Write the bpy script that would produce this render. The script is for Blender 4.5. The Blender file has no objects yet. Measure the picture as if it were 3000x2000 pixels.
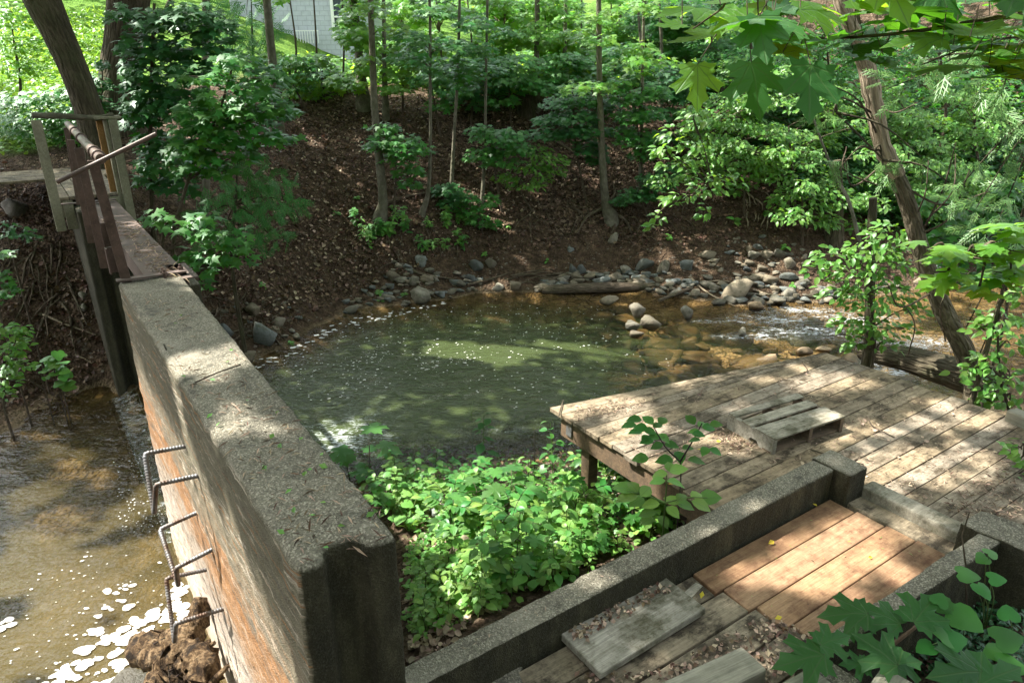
EXPO = 2.15
import bpy, math, random
import numpy as np
from math import radians, sin, cos, pi
R = np.random.default_rng(7)
rnd = random.Random(11)
sc = bpy.context.scene
COL = sc.collection
# ---------------------------------------------------------------- camera model
FPX, TH, CZ = 2060.0, radians(21.5), 2.65
S_, C_ = sin(TH), cos(TH)
CAM = np.array([0, 0, CZ])
def ray(u, v):
    x = (u-1500)/FPX; y = -(v-1000)/FPX
    return np.array([x, y*S_+C_, y*C_-S_])
def P(u, v, z):
    d = ray(u, v); return CAM+d*((z-CZ)/d[2])
def PY(u, v, Y):
    d = ray(u, v); return CAM+d*(Y/d[1])
def pxsize(p):                                   # metres per photo pixel at p
    q = np.asarray(p)-CAM
    return (q[1]*C_-q[2]*S_)/FPX
WO = np.array([-.733, 1.936]); WD = np.array([-.5735, .8193]); WR = np.array([.8193, .5735])
def W(s, t, z):                                  # along the dam, to its right, height
    q = WO+WD*s+WR*t; return np.array([q[0], q[1], z])
def PS(u, v, s):
    d = ray(u, v); return CAM+d*((s+WO@WD)/(d[:2]@WD))
def PT(u, v, t):
    d = ray(u, v); return CAM+d*((t+WO@WR)/(d[:2]@WR))
AA = radians(34.3); AX = np.array([cos(AA), sin(AA)]); BX = np.array([-sin(AA), cos(AA)])
def L2(a, b, z):                                 # walkway frame -> world
    q = AX*a+BX*b; return np.array([q[0], q[1], z])
SUN = np.array([-.57, .08, .81]); SUN /= np.linalg.norm(SUN)
POOL, LEFTW = -1.45, -1.53
# ---------------------------------------------------------------- noise
def vn(x, y, seed=0):
    x = np.asarray(x, float); y = np.asarray(y, float)
    xi = np.floor(x).astype(np.int64); yi = np.floor(y).astype(np.int64)
    fx = x-xi; fy = y-yi; fx = fx*fx*(3-2*fx); fy = fy*fy*(3-2*fy)
    def h(a, b):
        n = (a*374761393+b*668265263+seed*1274126177) & 0x7fffffff
        n = ((n ^ (n >> 13))*1274126177) & 0x7fffffff
        return ((n ^ (n >> 16)) & 0xffff)/65535.0
    return (h(xi, yi)*(1-fx)+h(xi+1, yi)*fx)*(1-fy)+(h(xi, yi+1)*(1-fx)+h(xi+1, yi+1)*fx)*fy
def fbm(x, y, seed=0, o=4):
    s = 0; a = .5
    for k in range(o):
        s = s+a*(vn(x*2**k, y*2**k, seed+k)-.5); a *= .5
    return s
# ---------------------------------------------------------------- object helpers
def tag(o, label=None, cat=None, group=None, kind=None):
    if label: o['label'] = label
    if cat: o['category'] = cat
    if group: o['group'] = group
    if kind: o['kind'] = kind
    return o
def thing(name, label, cat, loc=(0, 0, 0), group=None, rz=0):
    o = bpy.data.objects.new(name, None); COL.objects.link(o)
    o.location = [float(q) for q in loc]; o.rotation_euler = (0, 0, rz); o.empty_display_size = .1
    return tag(o, label, cat, group)
def unit(v):
    v = np.asarray(v, float); return v/np.maximum(np.linalg.norm(v, axis=-1, keepdims=True), 1e-9)
class MB:
    def __init__(s): s.v = []; s.l = []; s.n = []; s.mi = []; s.t = []; s.sm = []; s.c = 0
    def add(s, v, faces, mi=0, smooth=False, t=None):
        v = np.asarray(v, float).reshape(-1, 3)
        if isinstance(faces, np.ndarray):
            s.l.append((faces+s.c).ravel()); k = np.full(len(faces), faces.shape[1])
        else:
            s.l.append(np.concatenate([np.asarray(f) for f in faces])+s.c); k = np.array([len(f) for f in faces])
        s.n.append(k); s.mi.append(np.full(len(k), mi)); s.sm.append(np.full(len(k), smooth))
        s.t.append(np.zeros((len(v), 3)) if t is None else t)
        s.v.append(v); s.c += len(v); return s
    def box(s, c, size, x=(1, 0, 0), z=(0, 0, 1), mi=0, jit=0):
        x = unit(x); z = unit(z); y = np.cross(z, x); y = unit(y); z = np.cross(x, y)
        h = np.array(size)/2
        q = np.array([[i, j, k] for i in (-1, 1) for j in (-1, 1) for k in (-1, 1)], float)
        if jit: q = q*(1+R.uniform(-jit, jit, q.shape)/np.maximum(h, 1e-6))
        q = q*h
        v = np.asarray(c)+q[:, :1]*x+q[:, 1:2]*y+q[:, 2:]*z
        return s.add(v, [[0, 1, 3, 2], [4, 6, 7, 5], [0, 4, 5, 1], [2, 3, 7, 6], [0, 2, 6, 4], [1, 5, 7, 3]], mi)
    def prism(s, poly, z0, z1, mi=0):              # poly: (n,2) ccw
        n = len(poly); poly = np.asarray(poly, float)[:, :2]
        v = np.concatenate([np.c_[poly, np.full(n, z0)], np.c_[poly, np.full(n, z1)]])
        f = [list(range(n))[::-1], list(range(n, 2*n))]+[[i, (i+1) % n, n+(i+1) % n, n+i] for i in range(n)]
        return s.add(v, f, mi)
    def tube(s, pts, rad, k=7, mi=0, lump=0, cap=True):
        pts = np.asarray(pts, float); n = len(pts); rad = np.broadcast_to(np.asarray(rad, float), n)
        tan = unit(np.gradient(pts, axis=0)); up = np.array([0, 0, 1.]) if abs(tan[:, 2]).mean() < .8 else np.array([0, 1., 0])
        a = unit(np.cross(tan, up)); b = np.cross(tan, a)
        ang = np.linspace(0, 2*pi, k, endpoint=False)
        L = np.r_[0, np.cumsum(np.linalg.norm(np.diff(pts, axis=0), axis=1))]; r0 = max(rad.mean(), 1e-4); sd = int(R.integers(1000))
        if lump:
            ca, sa = np.cos(ang)[None]*1.3, np.sin(ang)[None]*1.3; l_ = (L/r0)[:, None]*.45
            rr = rad[:, None]*(1+lump*(3.2*fbm(ca+l_*.7+9, sa+l_*.55+9, sd, 3)+R.uniform(-.25, .25, (n, k))))
        else: rr = np.repeat(rad[:, None], k, 1)
        v = pts[:, None]+rr[..., None]*(np.cos(ang)[None, :, None]*a[:, None]+np.sin(ang)[None, :, None]*b[:, None])
        i = np.arange(n-1)[:, None]*k; j = np.arange(k)[None]; j2 = (j+1) % k
        f = np.stack([i+j, i+j2, i+k+j2, i+k+j], -1).reshape(-1, 4)
        tc = np.stack([np.repeat(np.cos(ang)[None]*r0, n, 0), np.repeat(np.sin(ang)[None]*r0, n, 0), np.repeat(L[:, None], k, 1)+sd*.37], -1).reshape(-1, 3)
        s.add(v, f, mi, True, tc)
        if cap:
            s.add(v[-1], [list(range(k))], mi); s.add(v[0], [list(range(k))[::-1]], mi)
        return s
    def scatter(s, tpl, pos, d, nrm, scale, mi=0, smooth=True):
        tv, tf = tpl; pos = np.asarray(pos, float); n = len(pos)
        if n == 0: return s
        d = np.broadcast_to(np.asarray(d, float), (n, 3)); nz = unit(np.broadcast_to(np.asarray(nrm, float), (n, 3)))
        y = unit(d-(d*nz).sum(1, keepdims=True)*nz); x = np.cross(y, nz)
        sca = np.broadcast_to(np.asarray(scale, float), n)[:, None, None]
        v = pos[:, None]+sca*(tv[None, :, :1]*x[:, None]+tv[None, :, 1:2]*y[:, None]+tv[None, :, 2:]*nz[:, None])
        k = len(tv); off = (np.arange(n)*k)
        for f in ([tf] if isinstance(tf, np.ndarray) else tf):
            s.add(np.zeros((0, 3)), (f[None]+off[:, None, None]).reshape(-1, f.shape[1]), mi, smooth)
        s.v.append(v.reshape(-1, 3)); s.c += n*k; s.t.append(np.tile(tv, (n, 1)))
        return s
    def build(s, name, mats, parent=None, loc=None):
        v = np.concatenate(s.v); l = np.concatenate(s.l).astype(np.int32); n = np.concatenate(s.n).astype(np.int32)
        if loc is not None: v = v-np.asarray(loc, float)
        me = bpy.data.meshes.new(name)
        me.vertices.add(len(v)); me.vertices.foreach_set('co', v.astype(np.float32).ravel())
        me.loops.add(len(l)); me.loops.foreach_set('vertex_index', l)
        me.polygons.add(len(n)); st = np.zeros(len(n), np.int32); st[1:] = np.cumsum(n)[:-1]
        me.polygons.foreach_set('loop_start', st); me.polygons.foreach_set('loop_total', n)
        me.polygons.foreach_set('material_index', np.concatenate(s.mi).astype(np.int32))
        me.polygons.foreach_set('use_smooth', np.concatenate(s.sm).astype(bool))
        t = np.concatenate(s.t)
        if np.any(t):
            at = me.attributes.new('tpl', 'FLOAT_VECTOR', 'POINT'); at.data.foreach_set('vector', t.astype(np.float32).ravel())
        for m in (mats if isinstance(mats, (list, tuple)) else [mats]): me.materials.append(m)
        me.update(calc_edges=True); me.validate()
        o = bpy.data.objects.new(name, me); COL.objects.link(o)
        if parent: o.parent = parent
        elif loc is not None: o.location = [float(q) for q in loc]
        return o
def bevel(o, w, seg=2):
    m = o.modifiers.new('edge', 'BEVEL'); m.width = w; m.segments = seg; m.limit_method = 'ANGLE'; m.angle_limit = radians(40)
    return o
TEX = {}
def worn(o, voxel=.02, amp=.012, scale=.07, amp2=.006):
    m = o.modifiers.new('re', 'REMESH'); m.mode = 'VOXEL'; m.voxel_size = voxel; m.use_smooth_shade = True
    for a, s in ((amp, scale), (amp2, scale*.3)):
        if s not in TEX: TEX[s] = bpy.data.textures.new('wear', 'CLOUDS'); TEX[s].noise_scale = s; TEX[s].noise_depth = 3
        d = o.modifiers.new('wear', 'DISPLACE'); d.texture = TEX[s]; d.strength = a; d.mid_level = .55; d.texture_coords = 'LOCAL'
    return o
def dup(root, loc, rz=0, sc_=1.0, label=None, group=None):
    r = root.copy(); COL.objects.link(r); r.location = [float(q) for q in loc]; r.rotation_euler = (0, 0, rz); r.scale = (sc_,)*3
    if label: r['label'] = label
    if group: r['group'] = group
    for ch in list(root.children):
        c = ch.copy(); COL.objects.link(c); c.parent = r
        for g in ch.children:
            e = g.copy(); COL.objects.link(e); e.parent = c
    return r
def spline(pts, n):
    pts = np.asarray(pts, float); m = len(pts)
    if m < 3: return pts[0]+(pts[-1]-pts[0])*np.linspace(0, 1, n)[:, None]
    q = np.concatenate([[2*pts[0]-pts[1]], pts, [2*pts[-1]-pts[-2]]]); out = []
    for x in np.linspace(0, m-1-1e-6, n):
        i = int(x); f = x-i; p0, p1, p2, p3 = q[i:i+4]
        out.append(.5*(2*p1+(p2-p0)*f+(2*p0-5*p1+4*p2-p3)*f*f+(3*p1-p0-3*p2+p3)*f**3))
    return np.array(out)
# ---------------------------------------------------------------- leaf templates (y = tip, z = upper face)
def mirror(h):
    return h+[(-x, y) for x, y in h[::-1] if abs(x) > 1e-6]
def fan(outline, c, curl=.25):
    o = np.array([c]+outline, float); x, y = o[:, 0], o[:, 1]
    v = np.c_[o, -curl*x*x-curl*.7*(y-c[1])**2+.05*np.abs(x)]
    n = len(outline); f = np.array([[0, 1+(i+1) % n, 1+i] for i in range(n)])
    return v, f
M_ = [(0, 0), (.16, -.10), (.24, -.04), (.44, -.06), (.36, .08), (.40, .16), (.29, .22), (.46, .34), (.62, .42), (.50, .50), (.46, .62),
      (.34, .56), (.18, .50), (.17, .60), (.25, .75), (.13, .82), (0, 1.04)]
MAPLE = fan(mirror(M_), (0, .3), .42)
MAPLE_B = fan(mirror(M_), (0, .3), -.2)
STAR = fan(mirror([(0, 0), (.42, -.05), (.27, .2), (.6, .42), (.18, .5), (0, 1)]), (0, .3), .3)
HEART = fan(mirror([(0, 0), (.2, -.12), (.45, -.02), (.52, .25), (.42, .5), (.36, .56), (.2, .8), (0, .95)]), (0, .3), .3)
def ovate(w=.27, fold=.12, bend=.3):
    ys = [0, .18, .42, .7, 1]; ws = [0, .7, 1, .72, 0]; v = []
    for y, a in zip(ys, ws): v += [(0, y, -bend*(y-.3)**2), (a*w, y, -bend*(y-.3)**2+fold*a*w*2), (-a*w, y, -bend*(y-.3)**2+fold*a*w*2)]
    f = []
    for i in range(4):
        a = 3*i; f += [[a, a+1, a+4, a+3], [a, a+3, a+5, a+2]]
    return np.array(v), np.array(f)
OVATE = ovate(); LANCE = ovate(.13, .1, .5); WIDE = ovate(.36, .1, .35)
CHIP = (np.array([(0, 0, 0), (.33, .45, .09), (0, 1, -.04), (-.33, .4, .09)], float), np.array([[0, 1, 2], [0, 2, 3]]))
CURL = (np.array([(0, 0, 0), (.3, .3, .2), (.34, .7, .14), (0, 1, .1), (-.3, .65, .22), (-.34, .25, .1), (0, .5, 0)], float),
        np.array([[6, 0, 1], [6, 1, 2], [6, 2, 3], [6, 3, 4], [6, 4, 5], [6, 5, 0]]))
def frond():
    v = []; f = []
    def strip(a, b, w):
        a = np.array(a); b = np.array(b); d = unit(b-a); n = np.array([d[1], -d[0], 0])*w; k = len(v)
        v.extend([a-n*.6, a+n*.6, b+n*.3, b-n*.3]); f.append([k, k+1, k+2, k+3])
    strip((0, 0, 0), (0, 1, -.12), .03)
    for i, y in enumerate((.1, .22, .34, .46, .58, .7, .82)):
        L = .36*(1-y*.55)
        for sgn in (-1, 1):
            p = np.array((0, y, -.12*y)); q = p+np.array((sgn*L*.75, L*.75, -.06-.05*(i % 2)))
            strip(p, q, .035)
            if i < 5:
                m = p+(q-p)*.5; strip(m, m+np.array((sgn*.02, .16, -.02)), .03)
    return np.array(v, float), np.array(f)
FROND = frond()
# ---------------------------------------------------------------- materials
class NT:
    def __init__(s, name):
        s.m = bpy.data.materials.new(name); s.m.use_nodes = True; s.t = s.m.node_tree; s.t.nodes.clear()
        s.out = s.t.nodes.new('ShaderNodeOutputMaterial')
    def n(s, typ, **kw):
        n = s.t.nodes.new('ShaderNode'+typ)
        for k, v in kw.items(): setattr(n, k, v)
        return n
    def set(s, sock, v):
        if v is None: return
        if hasattr(v, 'is_output'): s.t.links.new(v, sock)
        elif isinstance(v, (tuple, list)):
            sock.default_value = tuple(v)+((1,) if sock.type == 'RGBA' and len(v) == 3 else ())
        else: sock.default_value = v
    def obj(s): return s.n('TexCoord').outputs['Object']
    def pos(s): return s.n('NewGeometry').outputs['Position']
    def isl(s): return s.n('NewGeometry').outputs['Random Per Island']
    def nrm(s): return s.n('NewGeometry').outputs['Normal']
    def attr(s, name, out='Fac'): return s.n('Attribute', attribute_name=name).outputs[out]
    def map(s, vec, scale=(1, 1, 1), rot=(0, 0, 0), loc=(0, 0, 0)):
        n = s.n('Mapping'); s.set(n.inputs[0], vec); n.inputs['Scale'].default_value = scale; n.inputs['Rotation'].default_value = rot
        n.inputs['Location'].default_value = loc; return n.outputs[0]
    def noise(s, vec, scale=5, detail=4, rough=.55, dist=0, out=0):
        n = s.n('TexNoise'); s.set(n.inputs['Vector'], vec); s.set(n.inputs['Scale'], scale); n.inputs['Detail'].default_value = detail
        n.inputs['Roughness'].default_value = rough; n.inputs['Distortion'].default_value = dist; return n.outputs[out]
    def vor(s, vec, scale=5, feature='F1', out='Distance', rnd=1):
        n = s.n('TexVoronoi', feature=feature); s.set(n.inputs['Vector'], vec); s.set(n.inputs['Scale'], scale); n.inputs['Randomness'].default_value = rnd
        return n.outputs[out]
    def ramp(s, fac, *stops, interp='LINEAR'):
        n = s.n('ValToRGB'); s.set(n.inputs[0], fac); e = n.color_ramp.elements; n.color_ramp.interpolation = interp
        while len(e) < len(stops): e.new(.5)
        for q, (p, c) in zip(e, stops):
            q.position = p; q.color = ((c, c, c, 1) if isinstance(c, (int, float)) else tuple(c)+(1,))
        return n.outputs[0]
    def mix(s, fac, a, b, mode='MIX'):
        n = s.n('Mix', data_type='RGBA', blend_type=mode); s.set(n.inputs[0], fac); s.set(n.inputs[6], a); s.set(n.inputs[7], b); return n.outputs[2]
    def math(s, op, a, b=None, c=None, clamp=False):
        n = s.n('Math', operation=op, use_clamp=clamp); s.set(n.inputs[0], a)
        if b is not None: s.set(n.inputs[1], b)
        if c is not None: s.set(n.inputs[2], c)
        return n.outputs[0]
    def sep(s, vec): return s.n('SeparateXYZ'), vec
    def xyz(s, vec):
        n = s.n('SeparateXYZ'); s.set(n.inputs[0], vec); return n.outputs
    def hsv(s, col, h=.5, sa=1, v=1):
        n = s.n('HueSaturation'); s.set(n.inputs['Color'], col); s.set(n.inputs['Hue'], h); s.set(n.inputs['Saturation'], sa); s.set(n.inputs['Value'], v); return n.outputs[0]
    def bump(s, h, strength=.5, dist=.02, nrm=None):
        n = s.n('Bump'); s.set(n.inputs['Height'], h); s.set(n.inputs['Strength'], strength); n.inputs['Distance'].default_value = dist
        s.set(n.inputs['Normal'], nrm); return n.outputs[0]
    def mrange(s, v, a, b, c=0, d=1):
        n = s.n('MapRange', clamp=True); s.set(n.inputs[0], v)
        for i, q in enumerate((a, b, c, d)): s.set(n.inputs[i+1], q)
        return n.outputs[0]
    def pbr(s, col, rough=.8, nrm=None, metal=0, spec=.4):
        n = s.n('BsdfPrincipled'); s.set(n.inputs['Base Color'], col); s.set(n.inputs['Roughness'], rough); s.set(n.inputs['Normal'], nrm)
        s.set(n.inputs['Metallic'], metal); s.set(n.inputs['Specular IOR Level'], spec); return n.outputs[0]
    def mixs(s, f, a, b):
        n = s.n('MixShader'); s.set(n.inputs[0], f); s.t.links.new(a, n.inputs[1]); s.t.links.new(b, n.inputs[2]); return n.outputs[0]
    def done(s, sh): s.t.links.new(sh, s.out.inputs[0]); return s.m
def leafmat(name, col, trans, tf=.42, gloss=.35, vein=False, var=1.0, rough=.42):
    m = NT(name); r = m.isl()
    c = m.hsv(col, m.mrange(r, 0, 1, .5-.026*var, .5+.016*var), 1, m.mrange(m.math('FRACT', m.math('MULTIPLY', r, 7.31)), 0, 1, 1-.4*var, 1+.4*var))
    t = m.hsv(trans, m.mrange(r, 0, 1, .5-.015*var, .5+.02*var), 1, m.mrange(m.math('FRACT', m.math('MULTIPLY', r, 5.77)), 0, 1, 1-.3*var, 1+.3*var))
    nb = None
    if vein:
        x, y, z = m.xyz(m.attr('tpl', 'Vector'))
        d = m.math('ABSOLUTE', x)
        for a in (38, 75) if vein == 1 else ():
            xa = m.math('ABSOLUTE', x); q = m.math('ABSOLUTE', m.math('SUBTRACT', m.math('MULTIPLY', xa, cos(radians(a))), m.math('MULTIPLY', y, sin(radians(a)))))
            d = m.math('MINIMUM', d, q)
        side = m.math('ABSOLUTE', m.math('SUBTRACT', m.math('FRACT', m.math('MULTIPLY', m.math('SUBTRACT', y, m.math('MULTIPLY', m.math('ABSOLUTE', x), .8)), 7)), .5))
        v = m.math('MAXIMUM', m.mrange(d, .006, .02, 1, 0), m.mrange(side, 0, .06, .45, 0))
        c = m.mix(m.math('MULTIPLY', v, .28), c, (.13, .22, .06)); t = m.mix(m.math('MULTIPLY', v, .5), t, (.06, .1, .02))
        nb = m.bump(v, .4, .004)
    dif = m.n('BsdfDiffuse'); m.set(dif.inputs[0], c); m.set(dif.inputs['Normal'], nb)
    tr = m.n('BsdfTranslucent'); m.set(tr.inputs[0], t)
    gl = m.n('BsdfGlossy'); m.set(gl.inputs[0], (.9, 1, .95)); m.set(gl.inputs['Roughness'], rough); m.set(gl.inputs['Normal'], nb)
    lw_ = m.n('LayerWeight'); m.set(lw_.inputs[1], nb); fr = m.math('MULTIPLY_ADD', m.math('POWER', lw_.outputs['Facing'], 3.5), .4, .035)
    return m.done(m.mixs(m.math('MULTIPLY', fr, gloss*1.7, clamp=True), m.mixs(tf, dif.outputs[0], tr.outputs[0]), gl.outputs[0]))
M = {}
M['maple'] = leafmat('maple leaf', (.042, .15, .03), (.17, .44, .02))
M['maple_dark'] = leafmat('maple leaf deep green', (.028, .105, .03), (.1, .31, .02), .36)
M['maple_light'] = leafmat('backlit maple leaf', (.085, .22, .025), (.4, .66, .035), .55)  # brighter maple tone, backlight put into the leaf colour
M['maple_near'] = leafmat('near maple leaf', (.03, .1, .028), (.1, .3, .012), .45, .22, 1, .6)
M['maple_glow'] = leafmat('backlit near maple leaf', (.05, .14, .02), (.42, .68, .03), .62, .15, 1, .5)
M['elder'] = leafmat('box elder leaf', (.085, .205, .035), (.28, .52, .035), .42, .4)
M['herb'] = leafmat('herb leaf', (.095, .245, .045), (.28, .52, .045), .36, .4, 2)
M['herb_light'] = leafmat('pale herb leaf', (.14, .28, .055), (.34, .55, .06), .4, .4, 2)
M['ivy'] = leafmat('periwinkle leaf', (.025, .085, .035), (.06, .18, .03), .25, .6, 2, 1, .25)
M['grass'] = leafmat('grass blade', (.10, .22, .03), (.3, .5, .04), .45, .3)
M['cedar'] = leafmat('cedar spray', (.04, .14, .035), (.1, .3, .04), .3, .2)
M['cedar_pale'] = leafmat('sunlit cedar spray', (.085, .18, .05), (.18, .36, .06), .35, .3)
M['far'] = leafmat('far leaf', (.05, .14, .025), (.2, .42, .03), .45, .3)
M['canopy'] = leafmat('canopy leaf', (.05, .14, .035), (.12, .28, .03), .35, .2)
M['dry'] = leafmat('dry leaf', (.115, .075, .048), (.12, .07, .03), .12, .25, False, 1.6)
M['dry_pale'] = leafmat('bleached dry leaf', (.34, .26, .185), (.2, .14, .08), .12, .25, False, 1.3)
M['yellow'] = leafmat('yellow leaf', (.55, .42, .05), (.4, .3, .03), .3, .25)
def bark(name, a, b, sc=1, st=(14, 14, 2.2), bs=.8):
    m = NT(name); tc = m.attr('tpl', 'Vector'); p = m.map(tc, tuple(q*sc for q in st)); n1 = m.noise(p, 1.6, 6, .68, .25); n2 = m.vor(p, 1.3, 'DISTANCE_TO_EDGE')
    n3 = m.noise(tc, 2.2, 3)
    c = m.ramp(n1, (.25, tuple(q*.45 for q in a)), (.5, a), (.75, b)); c = m.mix(m.ramp(n3, (.45, 0.), (.7, .5)), c, (.07, .085, .035))
    h = m.math('ADD', n1, m.math('MULTIPLY', m.mrange(n2, 0, .25), .8))
    return m.done(m.pbr(c, .9, m.bump(h, bs, .03), spec=.2))
M['bark'] = bark('rough brown bark', (.06, .05, .032), (.125, .104, .07), 1, (13, 13, 2.4), 1)
M['bark_grey'] = bark('smooth grey bark', (.115, .105, .078), (.2, .185, .145), 1, (9, 9, 5), .35)
M['bark_lit'] = bark('lichened olive bark', (.12, .1, .065), (.24, .205, .14), 1, (16, 16, 4), 1)
M['bark_dead'] = bark('pale dead wood', (.34, .27, .19), (.6, .5, .37), 1, (22, 22, 2.4), .9)
M['twig'] = bark('twig bark', (.1, .075, .055), (.2, .16, .12), 3)
M['stem'] = leafmat('green stem', (.11, .17, .05), (.1, .15, .04), .1, .2)
M['stem_dark'] = bark('dark stem', (.05, .035, .03), (.09, .06, .05), 3)
M['root'] = bark('bare root', (.11, .085, .06), (.24, .19, .145), 2)
def rotten():
    m = NT('rotten driftwood'); o = m.obj(); p = m.map(o, (11, 11, 5), rot=(.5, .3, 0)); n1 = m.noise(p, 1.5, 8, .74, .3); n2 = m.noise(m.map(o, (60, 60, 14), rot=(.5, .3, 0)), 1, 4, .7); n3 = m.noise(o, 7, 5, .7)
    c = m.ramp(n1, (.36, (.02, .013, .008)), (.46, (.1, .062, .033)), (.56, (.3, .2, .11)), (.7, (.46, .35, .22))); c = m.mix(m.ramp(n2, (.4, .6), (.55, 0.)), c, (.03, .018, .01)); c = m.mix(m.ramp(n3, (.52, 0.), (.6, .85)), c, (.018, .014, .011))
    return m.done(m.pbr(c, .9, m.bump(m.math('ADD', n1, m.math('MULTIPLY', n2, .5)), 1.2, .05), spec=.2))
M['drift'] = rotten()
# concrete: weathered cast surface with exposed aggregate; shade painted into the upright faces
def concrete(name, kind):
    m = NT(name); o = m.obj(); big = m.noise(o, 2.3, 5, .6); fine = m.noise(o, 60, 3, .7); grit = m.vor(o, 150, out='Color'); gd = m.vor(o, 150)
    g = m.xyz(grit)[0]
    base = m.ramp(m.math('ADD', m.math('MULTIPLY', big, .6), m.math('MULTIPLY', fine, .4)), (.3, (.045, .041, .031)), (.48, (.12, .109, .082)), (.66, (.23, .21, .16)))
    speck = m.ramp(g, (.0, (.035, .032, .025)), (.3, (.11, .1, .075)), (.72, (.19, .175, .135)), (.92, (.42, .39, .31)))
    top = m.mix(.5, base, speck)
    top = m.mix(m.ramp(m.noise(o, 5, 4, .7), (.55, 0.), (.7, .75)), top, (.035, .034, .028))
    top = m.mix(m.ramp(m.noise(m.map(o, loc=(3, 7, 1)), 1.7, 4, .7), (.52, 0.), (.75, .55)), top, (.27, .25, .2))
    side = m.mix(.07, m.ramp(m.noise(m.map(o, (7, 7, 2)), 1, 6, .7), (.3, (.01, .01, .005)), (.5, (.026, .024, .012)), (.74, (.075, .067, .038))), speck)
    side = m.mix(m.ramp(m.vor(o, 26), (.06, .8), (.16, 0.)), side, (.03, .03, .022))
    nz = m.xyz(m.nrm())[2]
    if kind == 'dam':                              # left face carries level rust and lime bands
        x, y, z = m.xyz(o)
        st = m.map(o, (1.0, 1, 7)); wob = m.noise(m.map(o, (.5, .5, .6)), 1.5, 4, .6); s1 = m.noise(st, 1.6, 8, .72, 1.2); s2 = m.noise(m.map(o, (1.6, 1, 18), loc=(5, 3, 2)), 1.5, 7, .75, .8)
        zz = m.math('ADD', z, m.math('MULTIPLY', m.math('SUBTRACT', wob, .5), .9))
        zz = m.math('ADD', zz, m.math('MULTIPLY', m.math('SUBTRACT', s1, .5), 1.3))
        f = m.mrange(zz, -1.6, 1.1)
        band = m.ramp(f, (0., (.40, .33, .24)), (.14, (.55, .47, .38)), (.3, (.36, .3, .25)), (.42, (.27, .22, .17)), (.5, (.27, .14, .06)), (.6, (.24, .115, .045)), (.68, (.17, .135, .09)), (.8, (.135, .12, .08)), (1., (.095, .087, .058)))
        band = m.mix(m.ramp(s2, (.54, 0.), (.64, .7)), band, (.52, .45, .36))
        band = m.mix(m.ramp(s1, (.52, 0.), (.66, .75)), band, (.085, .076, .06)); band = m.mix(m.ramp(m.noise(m.map(o, (9, 9, 38)), 1.2, 5, .75, .4), (.52, 0.), (.66, .6)), band, (.06, .052, .04)); band = m.mix(m.ramp(m.vor(o, 55), (.05, .6), (.12, 0.)), band, (.05, .045, .035))
        band = m.mix(m.ramp(m.noise(m.map(o, (.8, 1, 26), loc=(9, 1, 4)), 1.1, 5, .7), (.57, 0.), (.63, .7)), band, m.mix(.5, (.3, .14, .05), (.24, .1, .03)))
        band = m.mix(.06, band, speck)
        ny = m.xyz(m.n('TexCoord').outputs['Normal'])[1]
        side = m.mix(m.math('MULTIPLY', m.mrange(ny, .6, .85), m.mrange(y, -.09, -.06)), side, band)
    col = m.mix(m.mrange(nz, .35, .75), side, top)  # upright faces take the darkened tone that stands for shade
    h = m.math('ADD', m.math('MULTIPLY', gd, .7), m.math('ADD', m.math('MULTIPLY', fine, .5), m.math('MULTIPLY', m.noise(o, 14, 5, .65), .8)))
    return m.done(m.pbr(col, .92, m.bump(h, .6, .01), spec=.25))
M['dam'] = concrete('weathered dam concrete', 'dam'); M['conc'] = concrete('weathered kerb concrete', 'kerb')
def wood(name, a, b, c, dirt=.5, gr=1., incise=False, dirtc=(.035, .031, .026)):
    m = NT(name); o = m.obj(); isl = m.isl(); off = m.n('CombineXYZ'); m.set(off.inputs[0], m.math('MULTIPLY', isl, 37)); m.set(off.inputs[2], m.math('MULTIPLY', isl, 11))
    ad = m.n('VectorMath', operation='ADD'); m.set(ad.inputs[0], o); m.set(ad.inputs[1], off.outputs[0]); q = ad.outputs[0]
    g1 = m.noise(m.map(q, (1.3, 24, 24)), 1.5, 7, .7, .5); g2 = m.noise(m.map(q, (3, 90, 90)), 1.6, 4, .7); blot = m.noise(q, 4.5, 6, .68); bl2 = m.noise(m.map(q, (1, 2.4, 1)), 9, 5, .7)
    col = m.ramp(g1, (.25, a), (.5, b), (.75, c)); col = m.mix(m.ramp(g2, (.35, .5), (.6, 0.)), col, tuple(x*.55 for x in a))
    col = m.hsv(col, .5, m.mrange(m.math('FRACT', m.math('MULTIPLY', isl, 9.1)), 0, 1, .75, 1.1), m.mrange(isl, 0, 1, .78, 1.2))
    d = m.math('MULTIPLY', m.math('ADD', m.ramp(blot, (.45, 0.), (.6, .75)), m.math('ADD', m.ramp(bl2, (.48, 0.), (.66, .5)), m.ramp(m.noise(q, 38, 4, .75), (.52, 0.), (.7, .45)))), dirt, clamp=True)
    col = m.mix(d, col, dirtc)
    x, y, z = m.xyz(q); kn = m.vor(m.map(q, (1.1, 3.2, 3.2)), 1.25); col = m.mix(m.ramp(kn, (.035, .85), (.085, 0.)), col, tuple(w*.4 for w in a))
    h = m.math('ADD', m.math('MULTIPLY', g1, .5), m.math('MULTIPLY', g2, .8))
    if incise:
        br = m.n('TexBrick'); m.set(br.inputs['Vector'], m.map(o, (1, 1, 1))); br.inputs['Scale'].default_value = 60; br.inputs['Mortar Size'].default_value = .012
        ic = m.ramp(m.vor(m.map(o, (30, 110, 1)), 1, rnd=.25), (.1, 1.), (.22, 0.)); msk = m.ramp(m.noise(m.map(q, (2, 5, 1)), 1.6, 2), (.45, 0.), (.6, 1.))
        col = m.mix(m.math('MULTIPLY', m.math('MULTIPLY', ic, msk), .55), col, (.16, .085, .04))
    return m.done(m.pbr(col, .85, m.bump(h, .55, .006), spec=.25))
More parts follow.
